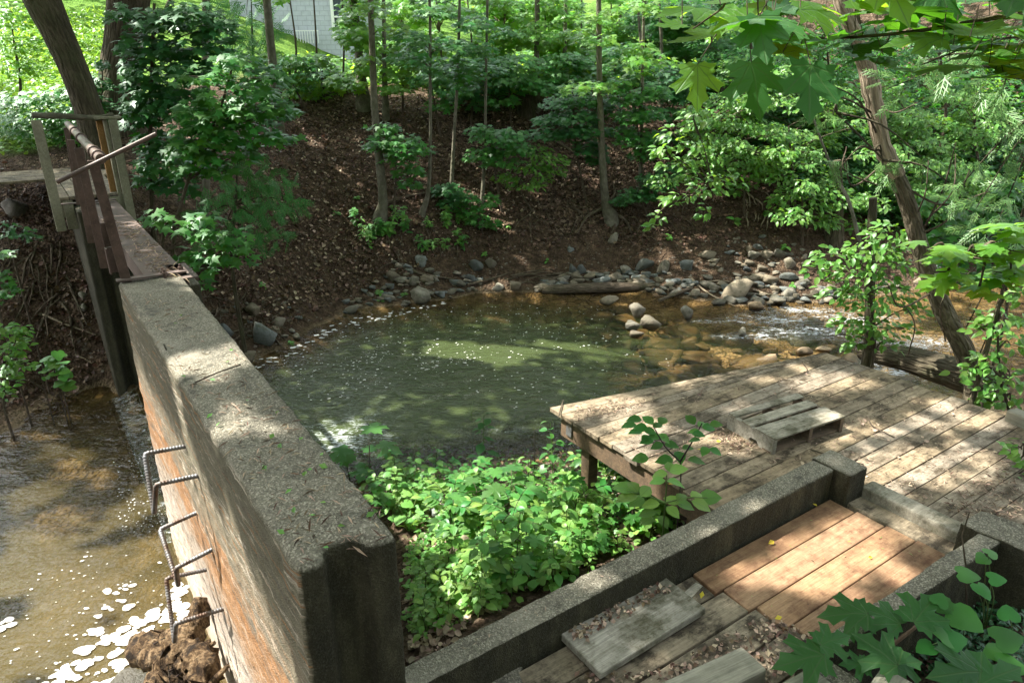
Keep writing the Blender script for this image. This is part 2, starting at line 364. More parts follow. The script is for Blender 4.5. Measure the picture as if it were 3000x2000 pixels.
M['deck'] = wood('weathered deck boards', (.19, .145, .092), (.28, .222, .15), (.42, .345, .24), .95, dirtc=(.048, .036, .022))
M['deck_old'] = wood('blackened old boards', (.17, .135, .09), (.25, .205, .14), (.38, .315, .22), 1.0, dirtc=(.04, .032, .021))
M['new'] = wood('treated orange boards', (.21, .12, .062), (.285, .172, .092), (.36, .235, .135), .8, incise=True, dirtc=(.1, .05, .028))
M['grey_wood'] = wood('silvered board', (.22, .2, .15), (.34, .31, .245), (.48, .445, .36), .8, dirtc=(.07, .065, .038))
M['post_wood'] = wood('greyed green post wood', (.2, .19, .13), (.3, .28, .2), (.42, .4, .3), .25)
M['amber_wood'] = wood('amber post wood', (.28, .15, .05), (.38, .21, .08), (.45, .27, .12), .2)
M['frame_wood'] = wood('brown frame wood', (.1, .065, .04), (.17, .115, .07), (.25, .17, .1), .5)
def steel(name, a, b, metal=.35, rough=.6):
    m = NT(name); o = m.obj(); n = m.noise(o, 9, 6, .7); n2 = m.noise(o, 60, 3, .7)
    c = m.ramp(n, (.35, a), (.65, b)); c = m.mix(m.ramp(n2, (.55, 0.), (.75, .5)), c, tuple(min(1, q*1.9) for q in b))
    return m.done(m.pbr(c, m.mrange(n, .3, .7, rough-.15, rough+.15), m.bump(n2, .3, .004), metal, .4))
M['rust'] = steel('brown painted rusted steel', (.05, .032, .025), (.105, .066, .052), .1, .5)
M['rust_plate'] = steel('rusted steel plate', (.06, .042, .035), (.13, .095, .08), .1, .7)
def rebar():
    m = NT('galvanised rebar'); o = m.obj(); n = m.noise(o, 11, 5, .7)
    c = m.ramp(n, (.36, (.2, .205, .215)), (.52, (.13, .115, .105)), (.62, (.085, .048, .03)))
    return m.done(m.pbr(c, .5, m.bump(m.noise(o, 120, 2), .2, .003), .45, .5))
M['rebar'] = rebar()
def stone(name, lo, hi, tint):
    m = NT(name); o = m.obj(); r = m.n('ObjectInfo').outputs['Random']; off = m.n('VectorMath', operation='ADD'); m.set(off.inputs[0], o)
    cb = m.n('CombineXYZ'); m.set(cb.inputs[0], m.math('MULTIPLY', r, 50)); m.set(off.inputs[1], cb.outputs[0]); q = off.outputs[0]
    n = m.noise(q, 2.2, 7, .68); n2 = m.noise(q, 14, 5, .7); c = m.ramp(n, (.3, lo), (.7, hi))
    c = m.mix(m.ramp(r, (.3, 0.), (.8, .75)), c, tint); c = m.mix(m.ramp(n2, (.5, 0.), (.7, .55)), c, tuple(q_*.45 for q_ in lo))
    c = m.hsv(c, .5, 1, m.mrange(m.math('FRACT', m.math('MULTIPLY', r, 13.7)), 0, 1, .6, 1.35))
    c = m.mix(m.ramp(m.noise(m.pos(), 5.5, 6, .7), (.5, 0.), (.68, .75)), c, (.06, .06, .03)); c = m.mix(m.ramp(m.noise(m.pos(), 9, 4, .7), (.58, 0.), (.72, .6)), c, (.07, .05, .032))
    z = m.xyz(m.pos())[2]; wet = m.mrange(z, POOL+.02, POOL+.07, .42, 1.)
    c = m.hsv(c, .5, m.mrange(wet, .4, 1, 1.25, 1), wet)
    return m.done(m.pbr(c, m.mrange(wet, .4, 1, .35, .85), m.bump(m.math('ADD', n, n2), .6, .03), spec=.4))
M['stone'] = stone('river stone', (.10, .092, .07), (.24, .222, .175), (.18, .145, .095))
M['stone_blue'] = stone('blue grey stone', (.075, .085, .085), (.16, .175, .17), (.13, .14, .12))
M['stone_bed'] = stone('tea stained stone', (.19, .135, .08), (.36, .27, .17), (.25, .18, .11))
M['foam'] = NT('foam'); 
f_ = M['foam']; tb = f_.n('BsdfTransparent'); M['foam'] = f_.done(f_.mixs(f_.ramp(f_.noise(f_.pos(), 55, 3, .7), (.42, .55), (.6, .95)), tb.outputs[0], f_.pbr((.74, .73, .69), .6)))
def ground():
    m = NT('bank ground'); o = m.pos(); lawn = m.attr('lawn'); bed = m.attr('bed'); lit = m.attr('litter')
    v1 = m.vor(o, 17, out='Color'); d1 = m.vor(o, 17); a, b, c = m.xyz(v1); v2 = m.vor(m.map(o, loc=(.3, .2, .7)), 30, out='Color'); d2 = m.vor(m.map(o, loc=(.3, .2, .7)), 30)
    lf = m.ramp(a, (0., (.018, .012, .008)), (.45, (.05, .034, .023)), (.8, (.092, .066, .045)), (1., (.24, .18, .13)))
    l2 = m.ramp(m.xyz(v2)[1], (0., (.028, .018, .012)), (.6, (.09, .058, .037)), (1., (.2, .14, .1)))
    leaf = m.mix(m.ramp(m.noise(o, 6, 3), (.4, 0.), (.6, 1.)), lf, l2)
    soil = m.ramp(m.noise(o, 7, 8, .72), (.3, (.025, .017, .011)), (.5, (.065, .043, .027)), (.72, (.14, .098, .06)))
    soil = m.mix(m.ramp(m.vor(o, 30, out='Color'), (.86, 0.), (.9, .7)), soil, (.2, .185, .155))
    col = m.mix(lit, soil, leaf)
    gr = m.ramp(m.noise(o, 3.5, 7, .7), (.3, (.05, .11, .015)), (.5, (.1, .2, .028)), (.7, (.17, .27, .045)))
    col = m.mix(lawn, col, gr)
    sand = m.ramp(m.noise(o, 3, 7, .7), (.34, (.06, .044, .024)), (.5, (.18, .135, .075)), (.66, (.36, .28, .17)))
    cob = m.vor(m.map(o, (1, 1.5, 1)), 4.2, out='Color'); ce = m.vor(m.map(o, (1, 1.5, 1)), 4.2, 'DISTANCE_TO_EDGE'); ck = m.mrange(ce, 0, .1)
    cc = m.mix(ck, (.05, .032, .018), m.ramp(m.xyz(cob)[0], (0., (.13, .09, .05)), (.5, (.24, .175, .1)), (1., (.38, .29, .18))))
    col = m.mix(bed, col, m.mix(m.math('MULTIPLY', m.attr('cobble'), m.ramp(m.noise(o, 1.1, 4), (.42, .8), (.58, .25))), sand, cc))
    h = m.math('ADD', m.math('MULTIPLY', d1, 1.2), m.math('ADD', m.math('MULTIPLY', d2, .8), m.noise(o, 20, 5, .7)))
    return m.done(m.pbr(col, .95, m.bump(h, .9, .05), spec=.15))
M['ground'] = ground()
def water(name, tint, turb, still, white=(.5, .54, .55)):
    m = NT(name); o = m.pos(); rg = m.attr('rough'); dp = m.attr('turb')
    n1 = m.noise(m.map(o, (1, 1.6, 1)), 3.2, 3, .55, .8); n2 = m.noise(m.map(o, (1.3, 2.2, 1), rot=(0, 0, .6)), 9, 3, .55, .6); n3 = m.noise(o, 26, 2, .5)
    h = m.math('ADD', m.math('MULTIPLY', n1, 1.), m.math('ADD', m.math('MULTIPLY', n2, .45), m.math('MULTIPLY', n3, .12)))
    nb = m.bump(h, m.mrange(rg, 0, 1, still, 1.), .07)
    gl = m.n('BsdfGlossy'); m.set(gl.inputs['Roughness'], .03); m.set(gl.inputs['Normal'], nb)
    fr = m.n('Fresnel'); fr.inputs[0].default_value = 1.33; m.set(fr.inputs[1], nb)
    tr = m.n('BsdfTransparent'); m.set(tr.inputs[0], tint)
    df = m.n('BsdfDiffuse'); m.set(df.inputs[0], turb)
    body = m.mixs(dp, tr.outputs[0], df.outputs[0])
    wet = m.mixs(m.math('MULTIPLY', fr.outputs[0], 1.15, clamp=True), body, gl.outputs[0])
    wf = m.noise(m.map(o, (2.2, 4.5, 1), rot=(0, 0, .35)), 4.5, 6, .68, 1.1); w2 = m.math('MULTIPLY', m.ramp(m.math('ADD', wf, m.math('MULTIPLY', m.math('MAXIMUM', m.math('SUBTRACT', rg, 1.), 0.), .32)), (.52, 0.), (.66, 1.)), m.mrange(rg, .45, 1.), clamp=True)
    wd = m.n('BsdfDiffuse'); m.set(wd.inputs[0], white)
    return m.done(m.mixs(m.math('MULTIPLY', w2, .8), wet, wd.outputs[0]))
M['pool'] = water('pool water', (.87, .8, .64), (.044, .06, .022), .34)
M['leftw'] = water('slack water', (.84, .77, .6), (.08, .064, .028), .22)
def siding():
    m = NT('embossed grey siding'); o = m.obj(); br = m.n('TexBrick'); m.set(br.inputs['Vector'], m.map(o, (1, 1, 1), rot=(pi/2, 0, 0))); br.inputs['Scale'].default_value = 1.6
    br.inputs['Mortar Size'].default_value = .02; br.inputs['Color1'].default_value = (.42, .44, .52, 1); br.inputs['Color2'].default_value = (.46, .48, .56, 1); br.inputs['Mortar'].default_value = (.33, .35, .42, 1)
    n = m.noise(o, 7, 4, .6); return m.done(m.pbr(m.mix(.25, br.outputs[0], m.ramp(n, (.3, (.3, .32, .39)), (.7, (.58, .6, .68)))), .7, m.bump(m.math('ADD', n, br.outputs[1]), .5, .03)))
M['siding'] = siding()
def plain(name, c, r=.6): m = NT(name); return m.done(m.pbr(m.mix(m.ramp(m.noise(m.obj(), 6, 4), (.4, 0.), (.7, .3)), c, tuple(q*.7 for q in c)), r))
M['white'] = plain('white window trim', (.78, .78, .78)); M['roof'] = plain('grey shingle', (.16, .16, .17), .9)
def glass():
    m = NT('window glass'); return m.done(m.pbr((.05, .06, .08), .08, spec=.6))
M['glass'] = glass()
# ---------------------------------------------------------------- camera, sky, sun
cam = bpy.data.cameras.new('camera'); co = bpy.data.objects.new('camera', cam); COL.objects.link(co); sc.camera = co
co.location = CAM; co.rotation_euler = (pi/2-TH, 0, 0); cam.sensor_width = 36; cam.lens = 36*FPX/3000; cam.clip_end = 500; cam.clip_start = .05
w = bpy.data.worlds.new('World'); sc.world = w; w.use_nodes = True; nt = w.node_tree
sky = nt.nodes.new('ShaderNodeTexSky'); sky.sky_type = 'NISHITA'; sky.sun_disc = False
sky.sun_elevation = math.asin(SUN[2]); sky.sun_rotation = math.atan2(SUN[0], SUN[1]); sky.air_density = 1.2; sky.dust_density = 2.5
hz = nt.nodes.new('ShaderNodeHueSaturation'); hz.inputs['Saturation'].default_value = .28; nt.links.new(sky.outputs[0], hz.inputs['Color'])
bg = nt.nodes['Background']; nt.links.new(hz.outputs[0], bg.inputs[0]); bg.inputs[1].default_value = .15
sl = bpy.data.lights.new('sun', 'SUN'); sl.energy = 4.2; sl.angle = radians(.53); sl.color = (1, .95, .86)
so = bpy.data.objects.new('sun', sl); COL.objects.link(so)
from mathutils import Vector
so.rotation_euler = Vector(SUN).to_track_quat('Z', 'Y').to_euler(); so.location = (-20, 8, 30)
sc.view_settings.view_transform = 'Standard'; sc.view_settings.look = 'None'; sc.view_settings.exposure = EXPO; sc.view_settings.gamma = 1
cy = sc.cycles; cy.max_bounces = 7; cy.diffuse_bounces = 4; cy.glossy_bounces = 2; cy.transmission_bounces = 4; cy.transparent_max_bounces = 6
cy.use_denoising = True; cy.caustics_reflective = False; cy.caustics_refractive = False; cy.sample_clamp_indirect = 6
# ---------------------------------------------------------------- terrain
CP = []
def cp(x, y, z): CP.append((x, y, z))
shore = [(745, 1060), (800, 1030), (839, 1012), (906, 971), (991, 927), (1040, 908), (1147, 900), (1277, 884), (1379, 864), (1500, 857), (1600, 853),
         (1750, 852), (1848, 851), (1950, 866), (2050, 880), (2214, 893), (2357, 890), (2446, 884), (2600, 862), (2750, 845), (2995, 800)]
prof = [(0, POOL), (.5, -1.28), (1., -1.02), (1.6, -.5), (2.6, .35), (4, 1.2), (5.1, 1.8), (5.9, 2.08), (8.5, 2.2), (14, 2.4)]
profR = [(0, POOL), (.6, -1.25), (1.3, -1.0), (2., -.5), (2.8, .15), (4, 1.0), (6, 1.9), (9, 2.6), (14, 3.6)]
for i, (u, v) in enumerate(shore):
    p = P(u, v, POOL); k = np.clip((1150-u)/400, 0, 1); d = unit(np.array([-.75*k, 1-.3*k]))
    if u > 1950: d = unit(np.array([.12*min(1, (u-1950)/500), 1]))
    for r, z in (profR if u > 2000 else prof):
        if u < 1000 and r > 9: continue
        cp(p[0]+d[0]*r, p[1]+d[1]*r, z)
for q in [(-2, 9.5, -2.5), (-3, 8, -2.4), (-1, 10.5, -2.3), (.5, 9, -2.2), (-1.5, 8, -2.4), (1.2, 11.2, -1.85), (3, 11.5, -1.66), (2.5, 9.5, -1.7), (4, 10, -1.62), (5, 12, -1.6),
          (6, 11, -1.58), (1, 8, -2.0), (7, 12.5, -1.56), (9, 14, -1.56), (5, 9, -1.6), (5, 8, -1.62), (5.8, 7.8, -1.6), (-2.6, 6.9, -2.0), (-.5, 12, -1.75), (2, 12.2, -1.6), (9, 12, -1.56), (12, 15, -1.55), (10, 13, -1.55),
          # near shore, ground between dam, kerb and deck
          (1.2, 7.0, POOL), (2.2, 7.4, POOL), (3.3, 7.2, POOL), (4.2, 6.6, POOL), (4.9, 6.2, POOL), (5.5, 6.5, POOL), (6.6, 7.7, POOL), (8, 9.4, POOL), (11, 11.5, POOL), (14, 12, POOL),
          (-.9, 6.2, -1.25), (.3, 5.9, -1.15), (-.6, 4.4, -1.0), (-.5, 3.4, -.75), (.1, 4., -.8), (.8, 4.3, -.8), (-.9, 4., -1.0), (-1.4, 5.2, -1.2), (-.3, 5, -1.02), (1.2, 5., -.95), (-.1, 2.9, -.6), (-.6, 2.6, -.7),
          (2, 5.5, -1.0), (3, 5, -.8), (3.5, 6, -1.15), (1, 2.5, -.45), (2, 3, -.45), (0, 1.5, -.4), (2.6, 2.6, -.15), (3.2, 3.2, -.2), (4.6, 4.2, -.5), (5, 5, -.8), (6, 5.5, -.8), (8, 6.5, -.4), (3, 1.5, .1), (5, 2, .2), (10, 6, .3),
          (0, 0, .5), (1.5, .8, .2), (-1, 0, .3), (2.2, 2.2, .02), (1.7, 1.9, .02), (7.5, 8, -1.0), (9.5, 9.2, -.9),
          # left pond and its bank
          (-2.5, 3.5, -2.1), (-3.5, 5, -2.), (-4.4, 6.3, -1.85), (-4.7, 7.6, -1.75), (-5.2, 8.2, -1.62), (-5.7, 8.9, LEFTW), (-6.2, 7.6, LEFTW), (-7.3, 5.8, LEFTW), (-5, 4, -2.), (-6.6, 4, -1.7), (-4, 2, -2.1), (-2.3, 1, -1.9), (-8.5, 4, LEFTW), (-3, 0, -1.5), (-1.5, 2.2, -1.75), (-2.2, 2.6, -1.95),
          (-6.9, 8.3, -1.3), (-7.5, 9.2, -.8), (-6.6, 9.2, -1.2), (-7, 10, -.3), (-8.5, 9, -.3), (-8, 10.8, .6), (-9.5, 8, -.3), (-7.2, 11.2, .9), (-9, 11, .9), (-6.3, 11.4, .8), (-10, 7, -.5), (-12, 6, 0), (-9, 5.5, -.9), (-7.6, 7.6, -1.1),
          (-4.6, 9.9, -1.0), (-5.1, 10.5, -.3), (-5.2, 9.6, -.9), (-4.6, 11, -.05), (-4.3, 8.9, -1.3), (-4.3, 8.0, -1.5), (-3.9, 7.5, -1.7), (-6, 12.5, 1.2), (-5.4, 11.6, .55),
          (-8, 13, 1.3), (-11, 13, 1.5), (-8, 17, 2.3), (-12, 18, 2.9), (-9, 24, 4.0), (-13, 28, 5.4), (-8, 32, 4.6), (-20, 20, 4), (-20, 40, 9), (-8, 45, 7), (0, 30, 2.8), (0, 45, 4.5), (8, 25, 3.8), (8, 40, 6.5), (15, 20, 4.4), (20, 30, 8),
          (25, 15, 4), (16, 16, 3.0), (30, 50, 12), (0, 80, 9), (-40, 60, 14), (40, 80, 15), (-30, 0, 1), (30, 0, 1.5), (0, -20, 1), (-60, 120, 18), (60, 120, 18), (0, 120, 14), (-60, -20, 1), (60, -20, 1)]:
    cp(*q)
CPA = np.array(CP); XY = CPA[:, :2]
D = np.linalg.norm(XY[:, None]-XY[None], axis=2); n_ = len(CPA)
Am = np.zeros((n_+1, n_+1)); Am[:n_, :n_] = D+np.eye(n_)*-.02; Am[:n_, n_] = 1; Am[n_, :n_] = 1
WT = np.linalg.solve(Am, np.r_[CPA[:, 2], 0])
def T(x, y):
    x = np.asarray(x, float); y = np.asarray(y, float); sh = x.shape; q = np.stack([x.ravel(), y.ravel()], 1); z = np.empty(len(q))
    for i in range(0, len(q), 8192):
        z[i:i+8192] = np.linalg.norm(q[i:i+8192, None]-XY[None], axis=2)@WT[:n_]+WT[n_]
    z = z.reshape(sh); far = np.clip((y-12)/4, .35, 1)
    return z+fbm(x*.9, y*.9, 3)*.3*far+fbm(x*4, y*4, 9, 3)*.09
def grid(xs, ys):
    X, Y = np.meshgrid(xs, ys); return X, Y
xs = np.concatenate([np.linspace(-90, -14, 24)[:-1], np.arange(-14, 13, .11), np.linspace(13, 90, 24)]); ys = np.concatenate([np.linspace(-25, -1, 12)[:-1], np.arange(-1, 20.5, .11), np.linspace(20.6, 32, 40), np.linspace(33, 150, 24)])
X, Y = grid(xs, ys); Z = T(X, Y); nx, ny = len(xs), len(ys); GX, GY, GZ = xs, ys, Z
def TQ(x, y):                                     # height read back from the ground grid
    x = np.asarray(x, float); y = np.asarray(y, float); i = np.clip(np.searchsorted(GX, x)-1, 0, len(GX)-2); j = np.clip(np.searchsorted(GY, y)-1, 0, len(GY)-2)
    fx = np.clip((x-GX[i])/(GX[i+1]-GX[i]), 0, 1); fy = np.clip((y-GY[j])/(GY[j+1]-GY[j]), 0, 1)
    return (GZ[j, i]*(1-fx)+GZ[j, i+1]*fx)*(1-fy)+(GZ[j+1, i]*(1-fx)+GZ[j+1, i+1]*fx)*fy
def hit(u, v, lo=1.5, hi=60.0):                   # where a photo pixel's ray meets the ground
    d = ray(u, v); t = np.linspace(lo, hi, 1600); q = CAM+d*t[:, None]; b = q[:, 2] < TQ(q[:, 0], q[:, 1])
    return q[int(np.argmax(b)) if b.any() else 1599]
def onland(x, y): return np.array([x, y, float(TQ(x, y))])
i = (np.arange(ny-1)[:, None]*nx+np.arange(nx-1)[None]).ravel()
g = MB().add(np.stack([X, Y, Z], -1).reshape(-1, 3), np.stack([i, i+1, i+nx+1, i+nx], 1), 0, True)
go = g.build('ground', M['ground']); tag(go, 'sloping stream bank of brown leaf litter, soil and stones', kind='structure')
def attr_set(o, name, val):
    a = o.data.attributes.new(name, 'FLOAT', 'POINT'); a.data.foreach_set('value', np.asarray(val, np.float32).ravel())
nz_ = fbm(X*.7, Y*.7, 21)
lawn = np.clip((Y-12.3+nz_*3)/1.2, 0, 1)*np.clip((-6.6-X+nz_*3)/1., 0, 1); lawn = np.maximum(lawn, np.clip((Y-19.3+nz_*2)/.8, 0, 1)*(X < 9))
attr_set(go, 'lawn', lawn)
isw = (X-WO[0])*WR[0]+(Y-WO[1])*WR[1] < .2
lev = np.where(isw, LEFTW, POOL)
attr_set(go, 'cobble', np.where(isw, .12, np.clip((X+1.5)/2.5, .1, 1)))
attr_set(go, 'bed', np.clip((lev+.05-Z)/.08, 0, 1)*(Y < 20)*np.clip((14.5-Y)/1., 0, 1))
lit = np.clip((Z+1.0)/.5+nz_, 0, 1)*np.clip(.75+fbm(X*.8, Y*.8, 33)*2.2, .0, 1); lit = np.where(Y < 7, np.clip(.7+nz_, 0, 1), lit)
lit = np.where((X > 2.5) & (Z < .3) & (Y > 8), lit*.45, lit)
attr_set(go, 'litter', lit)
# ---------------------------------------------------------------- water
def wsheet(name, label, xs, ys, keep, zf, mat, turbf, roughf):
    X, Y = grid(xs, ys); nx = len(xs); k = keep(X, Y); Z = zf(X, Y)
    i = (np.arange(len(ys)-1)[:, None]*nx+np.arange(nx-1)[None]); kk = k[:-1, :-1]; i = i[kk]
    o = MB().add(np.stack([X, Y, Z], -1).reshape(-1, 3), np.stack([i, i+1, i+nx+1, i+nx], 1), 0, True).build(name, mat)
    tag(o, label, kind='structure'); attr_set(o, 'turb', turbf(X, Y)); attr_set(o, 'rough', roughf(X, Y)); return o
def blob(X, Y, c, r): return np.clip(1-np.hypot((X-c[0])/r[0], (Y-c[1])/r[1]), 0, 1)
def tt(X, Y): return (X-WO[0])*WR[0]+(Y-WO[1])*WR[1]
def ss(X, Y): return (X-WO[0])*WD[0]+(Y-WO[1])*WD[1]
rap = [(P(2280, 935, POOL), (1.5, .5)), (P(2400, 970, POOL), (1.5, .6)), (P(2340, 910, POOL), (1.3, .35)), (P(2590, 1085, POOL), (1.3, .6)), (P(2480, 935, POOL), (1.4, .5)), (P(2680, 1010, POOL), (1.5, .7)), (P(2200, 985, POOL), (.9, .25)), (P(2120, 940, POOL), (.9, .2))]
turbid = [(P(1000, 1290, POOL), (.85, .8)), (P(1040, 1230, POOL), (1.6, 1.4)), (P(1440, 1260, POOL), (1.7, .5))]
def poolrough(X, Y):
    r = .10+.5*blob(X, Y, (-2.2, 8.6), (3.2, 3.))+.12*np.clip(fbm(X*.8, Y*.8, 5)+.2, 0, 1)
    for c, rr in rap: r = np.maximum(r, 1.35*blob(X, Y, c, rr)**.7)
    r = np.maximum(r, 1.3*blob(X, Y, turbid[0][0], turbid[0][1])**.55); r = np.maximum(r, .72*blob(X, Y, turbid[1][0], turbid[1][1])**.7); r = np.maximum(r, .66*blob(X, Y, turbid[2][0], turbid[2][1])**.8)
    return np.clip(r, 0, 1.6)
def poolturb(X, Y):
    d = POOL-TQ(X, Y); a = np.clip((d-.1)/.62, 0, 1); return .93*a*a*(3-2*a)
wave = lambda X, Y: POOL+fbm(X*2.2, Y*3.2, 13, 3)*.05*poolrough(X, Y)
wsheet('pool_water', 'dark green pool of stream water with rapids entering it', np.arange(-7, 15, .09), np.arange(4.2, 19, .09), lambda X, Y: (tt(X, Y) > .17) & (ss(X, Y) > 1.5),
       wave, M['pool'], poolturb, poolrough)
def leftturb(X, Y):
    a = np.clip((LEFTW-TQ(X, Y)-.03)/.5, 0, 1); return .72*a
wsheet('pond_water', 'shallow brown slack water left of the concrete dam', np.arange(-16, 0, .12), np.arange(-1.5, 11, .12), lambda X, Y: tt(X, Y) < .12,
       lambda X, Y: LEFTW+0*X, M['leftw'], leftturb, lambda X, Y: .12+.3*np.clip(fbm(X*1.1, Y*.7, 3)+.1, 0, 1))
# sloping sheet through the sluice opening
mb = MB(); sv = [W(s, t, z) for s in (4.3, 8.05) for t, z in ((-.08, LEFTW-.01), (.1, -1.5), (.26, POOL+.004))]
mb.add(sv, [[0, 1, 4, 3], [1, 2, 5, 4]], 0, True); o = mb.build('sluice_water', M['pool']); tag(o, 'thin water sheet spilling through the sluice opening', kind='structure'); attr_set(o, 'turb', [.2]*6); attr_set(o, 'rough', [.7]*6)
# foam
mb = MB(); NG = 15; ANG = np.linspace(0, 2*pi, NG, endpoint=False)
def flecks(xy, size, z, el=.6):
    n = len(xy); r0 = R.uniform(.55, 1.3, (n, 6)); r = size[:, None]*np.stack([r0[:, int(q*6/NG)]*(1-(q*6/NG) % 1)+r0[:, (int(q*6/NG)+1) % 6]*((q*6/NG) % 1) for q in range(NG)], 1); th = R.uniform(-.5, .5, n)+.2
    ex = r*np.cos(ANG); ey = r*np.sin(ANG)*el; x = xy[:, :1]+ex*np.cos(th)[:, None]-ey*np.sin(th)[:, None]; y = xy[:, 1:]+ex*np.sin(th)[:, None]+ey*np.cos(th)[:, None]
    v = np.stack([x, y, np.full_like(x, z)+R.uniform(0, .004, (n, 1))], -1); dome = np.c_[xy, np.full(n, z+.008)][:, None]
    v = np.concatenate([v, dome], 1).reshape(-1, 3); k = np.arange(NG); f = np.stack([k, (k+1) % NG, np.full(NG, NG)], 1)
    mb.add(v, (f[None]+(np.arange(n)*(NG+1))[:, None, None]).reshape(-1, 3), 0, True)
def scatter_px(n, poly, z):
    poly = np.array(poly, float); out = []
    while len(out) < n:
        q = R.uniform(poly.min(0), poly.max(0)); c = False; j = len(poly)-1
        for i in range(len(poly)):
            if (poly[i][1] > q[1]) != (poly[j][1] > q[1]) and q[0] < (poly[j][0]-poly[i][0])*(q[1]-poly[i][1])/(poly[j][1]-poly[i][1])+poly[i][0]: c = not c
            j = i
        if c: out.append(q)
    if z is None: return np.array(out)
    return np.array([P(u, v, z)[:2] for u, v in out])
a = scatter_px(360, [(900, 1010), (1150, 915), (1500, 880), (1800, 900), (1830, 1010), (1600, 1050), (1250, 1080), (950, 1090), (800, 1080)], POOL)
a = np.concatenate([a, scatter_px(170, [(830, 1060), (1350, 1000), (1420, 1060), (1000, 1180), (860, 1180)], POOL), scatter_px(80, [(1250, 1080), (2000, 1020), (1950, 1150), (1500, 1200)], POOL)])
flecks(a, R.uniform(.004, .013, len(a))*R.choice([1, 1, 1.8], len(a)), POOL+.012)
a = scatter_px(110, [(560, 1090), (830, 1035), (1000, 940), (1300, 885), (1305, 895), (1000, 965), (850, 1050), (745, 1090)], POOL); flecks(a, R.uniform(.015, .05, len(a)), POOL+.012)
a = scatter_px(230, [(0, 1750), (250, 1600), (480, 1650), (560, 1850), (300, 2000), (0, 2000)], LEFTW)[:130]; flecks(a, R.uniform(.003, .012, len(a))*R.choice([1, 1, 1, 2.2], len(a)), LEFTW+.008, .55)
a = scatter_px(120, [(330, 1330), (470, 1350), (500, 1600), (350, 1560)], LEFTW); flecks(a, R.uniform(.003, .012, len(a)), LEFTW+.008)
cl = [P(u, v, LEFTW)[:2] for u, v in [(470, 1790), (440, 1800), (500, 1800), (530, 1770), (410, 1820), (380, 1850), (330, 1870), (300, 1830), (340, 1780), (300, 1890), (260, 1900), (270, 1940), (220, 1950), (190, 1980), (330, 1950), (350, 1900), (390, 1880), (430, 1850), (240, 1990), (310, 1990), (160, 2010), (350, 1990), (545, 1820), (560, 1800), (520, 1740), (350, 1730), (545, 1720), (20, 1820), (10, 1840)]]
for c in cl:
    k = rnd.randint(3, 6); a = np.array(c)+R.normal(0, .045, (k, 2)); flecks(a, R.uniform(.016, .06, k), LEFTW+.009, .7)
o = mb.build('foam', M['foam']); tag(o, 'white foam flecks drifting on the water', kind='stuff')
# ---------------------------------------------------------------- the dam
DRZ = math.atan2(WD[1], WD[0])
dam = thing('dam_wall', 'long speckled concrete dam wall with rust bands and steel rungs', 'dam', (WO[0], WO[1], 0), rz=DRZ)
def lw(s, t, z): return (s, -t, z)                # dam frame -> local
def rough_top(mb, poly, z0, z1, step=.09, j=.006): pass
mb = MB()
prof_ = [(0, 0), (0, .012+.10), (.075, .112), (.065, .248), (-.01, .256), (-.03, .372), (4.18, .46), (4.18, .0)]
poly = [(s, -t) for s, t in prof_][::1]
mb.prism(poly[::-1] if np.cross(np.subtract(poly[1], poly[0]), np.subtract(poly[2], poly[1])) > 0 else poly, -2.6, 1.05)
# subdivide + slightly worn edges
wall = mb.build('wall', M['dam'], dam); bevel(wall, .02, 2); worn(wall, .022, .02, .09, .008)
# abutment beyond the sluice, with its own groove
mb = MB(); ab = [(8.1, .05), (8.1, .17), (8.22, .18), (8.22, .27), (8.1, .28), (8.1, .52), (8.6, .55), (11.5, .75), (11.5, .1)]
mb.prism([(s, -t) for s, t in ab], -2.2, .98); worn(mb.build('abutment', M['conc'], dam), .03, .015)
mb = MB(); mb.box(lw(6.1, .16, -1.72), (3.9, .34, .3)); mb.build('sill', M['conc'], dam)
mb = MB(); mb.box(lw(4.4, .46, .4), (.44, .3, 1.06)); worn(mb.build('buttress', M['conc'], dam), .03)
for rr in (dict(A=(2.13, .52), Ae=(2.13, -.215, .55), V=(1.97, -.245, .24), Be=(1.83, -.215, .50), B=(1.83, .473)),
           dict(A=(2.22, .011), Ae=(2.25, -.215, -.05), V=(1.93, -.205, -.27), Be=(1.86, -.205, -.09), B=(1.863, -.044)),
           dict(A=(2.262, -.48), Ae=(2.24, -.24, -.41), V=(2.03, -.285, -.74), Be=(1.86, -.265, -.47), B=(1.875, -.518))):
    a = np.array(lw(rr['A'][0], .06, rr['A'][1])); ae = np.array(lw(*rr['Ae'])); v = np.array(lw(*rr['V'])); be = np.array(lw(*rr['Be'])); b = np.array(lw(rr['B'][0], .06, rr['B'][1]))
    pts = []
    for p, q, r_ in ((a, ae, v), (ae, v, be), (v, be, b)):
        if not pts: pts.append(p)
        d1 = unit(q-p); d2 = unit(r_-q); e = .022
        for k in np.linspace(0, 1, 6): pts.append((1-k)**2*(q-d1*e)+2*k*(1-k)*q+k*k*(q+d2*e))
    pts.append(b); pts = np.array(pts)
    L = np.r_[0, np.cumsum(np.linalg.norm(np.diff(pts, axis=0), axis=1))]; nn = int(L[-1]/.0042); q = np.stack([np.interp(np.linspace(0, L[-1], nn), L, pts[:, k]) for k in range(3)], 1)
    MB().tube(q, np.where(np.arange(nn) % 4 < 2, .0155, .0128), 8).build('rung', M['rebar'], dam)
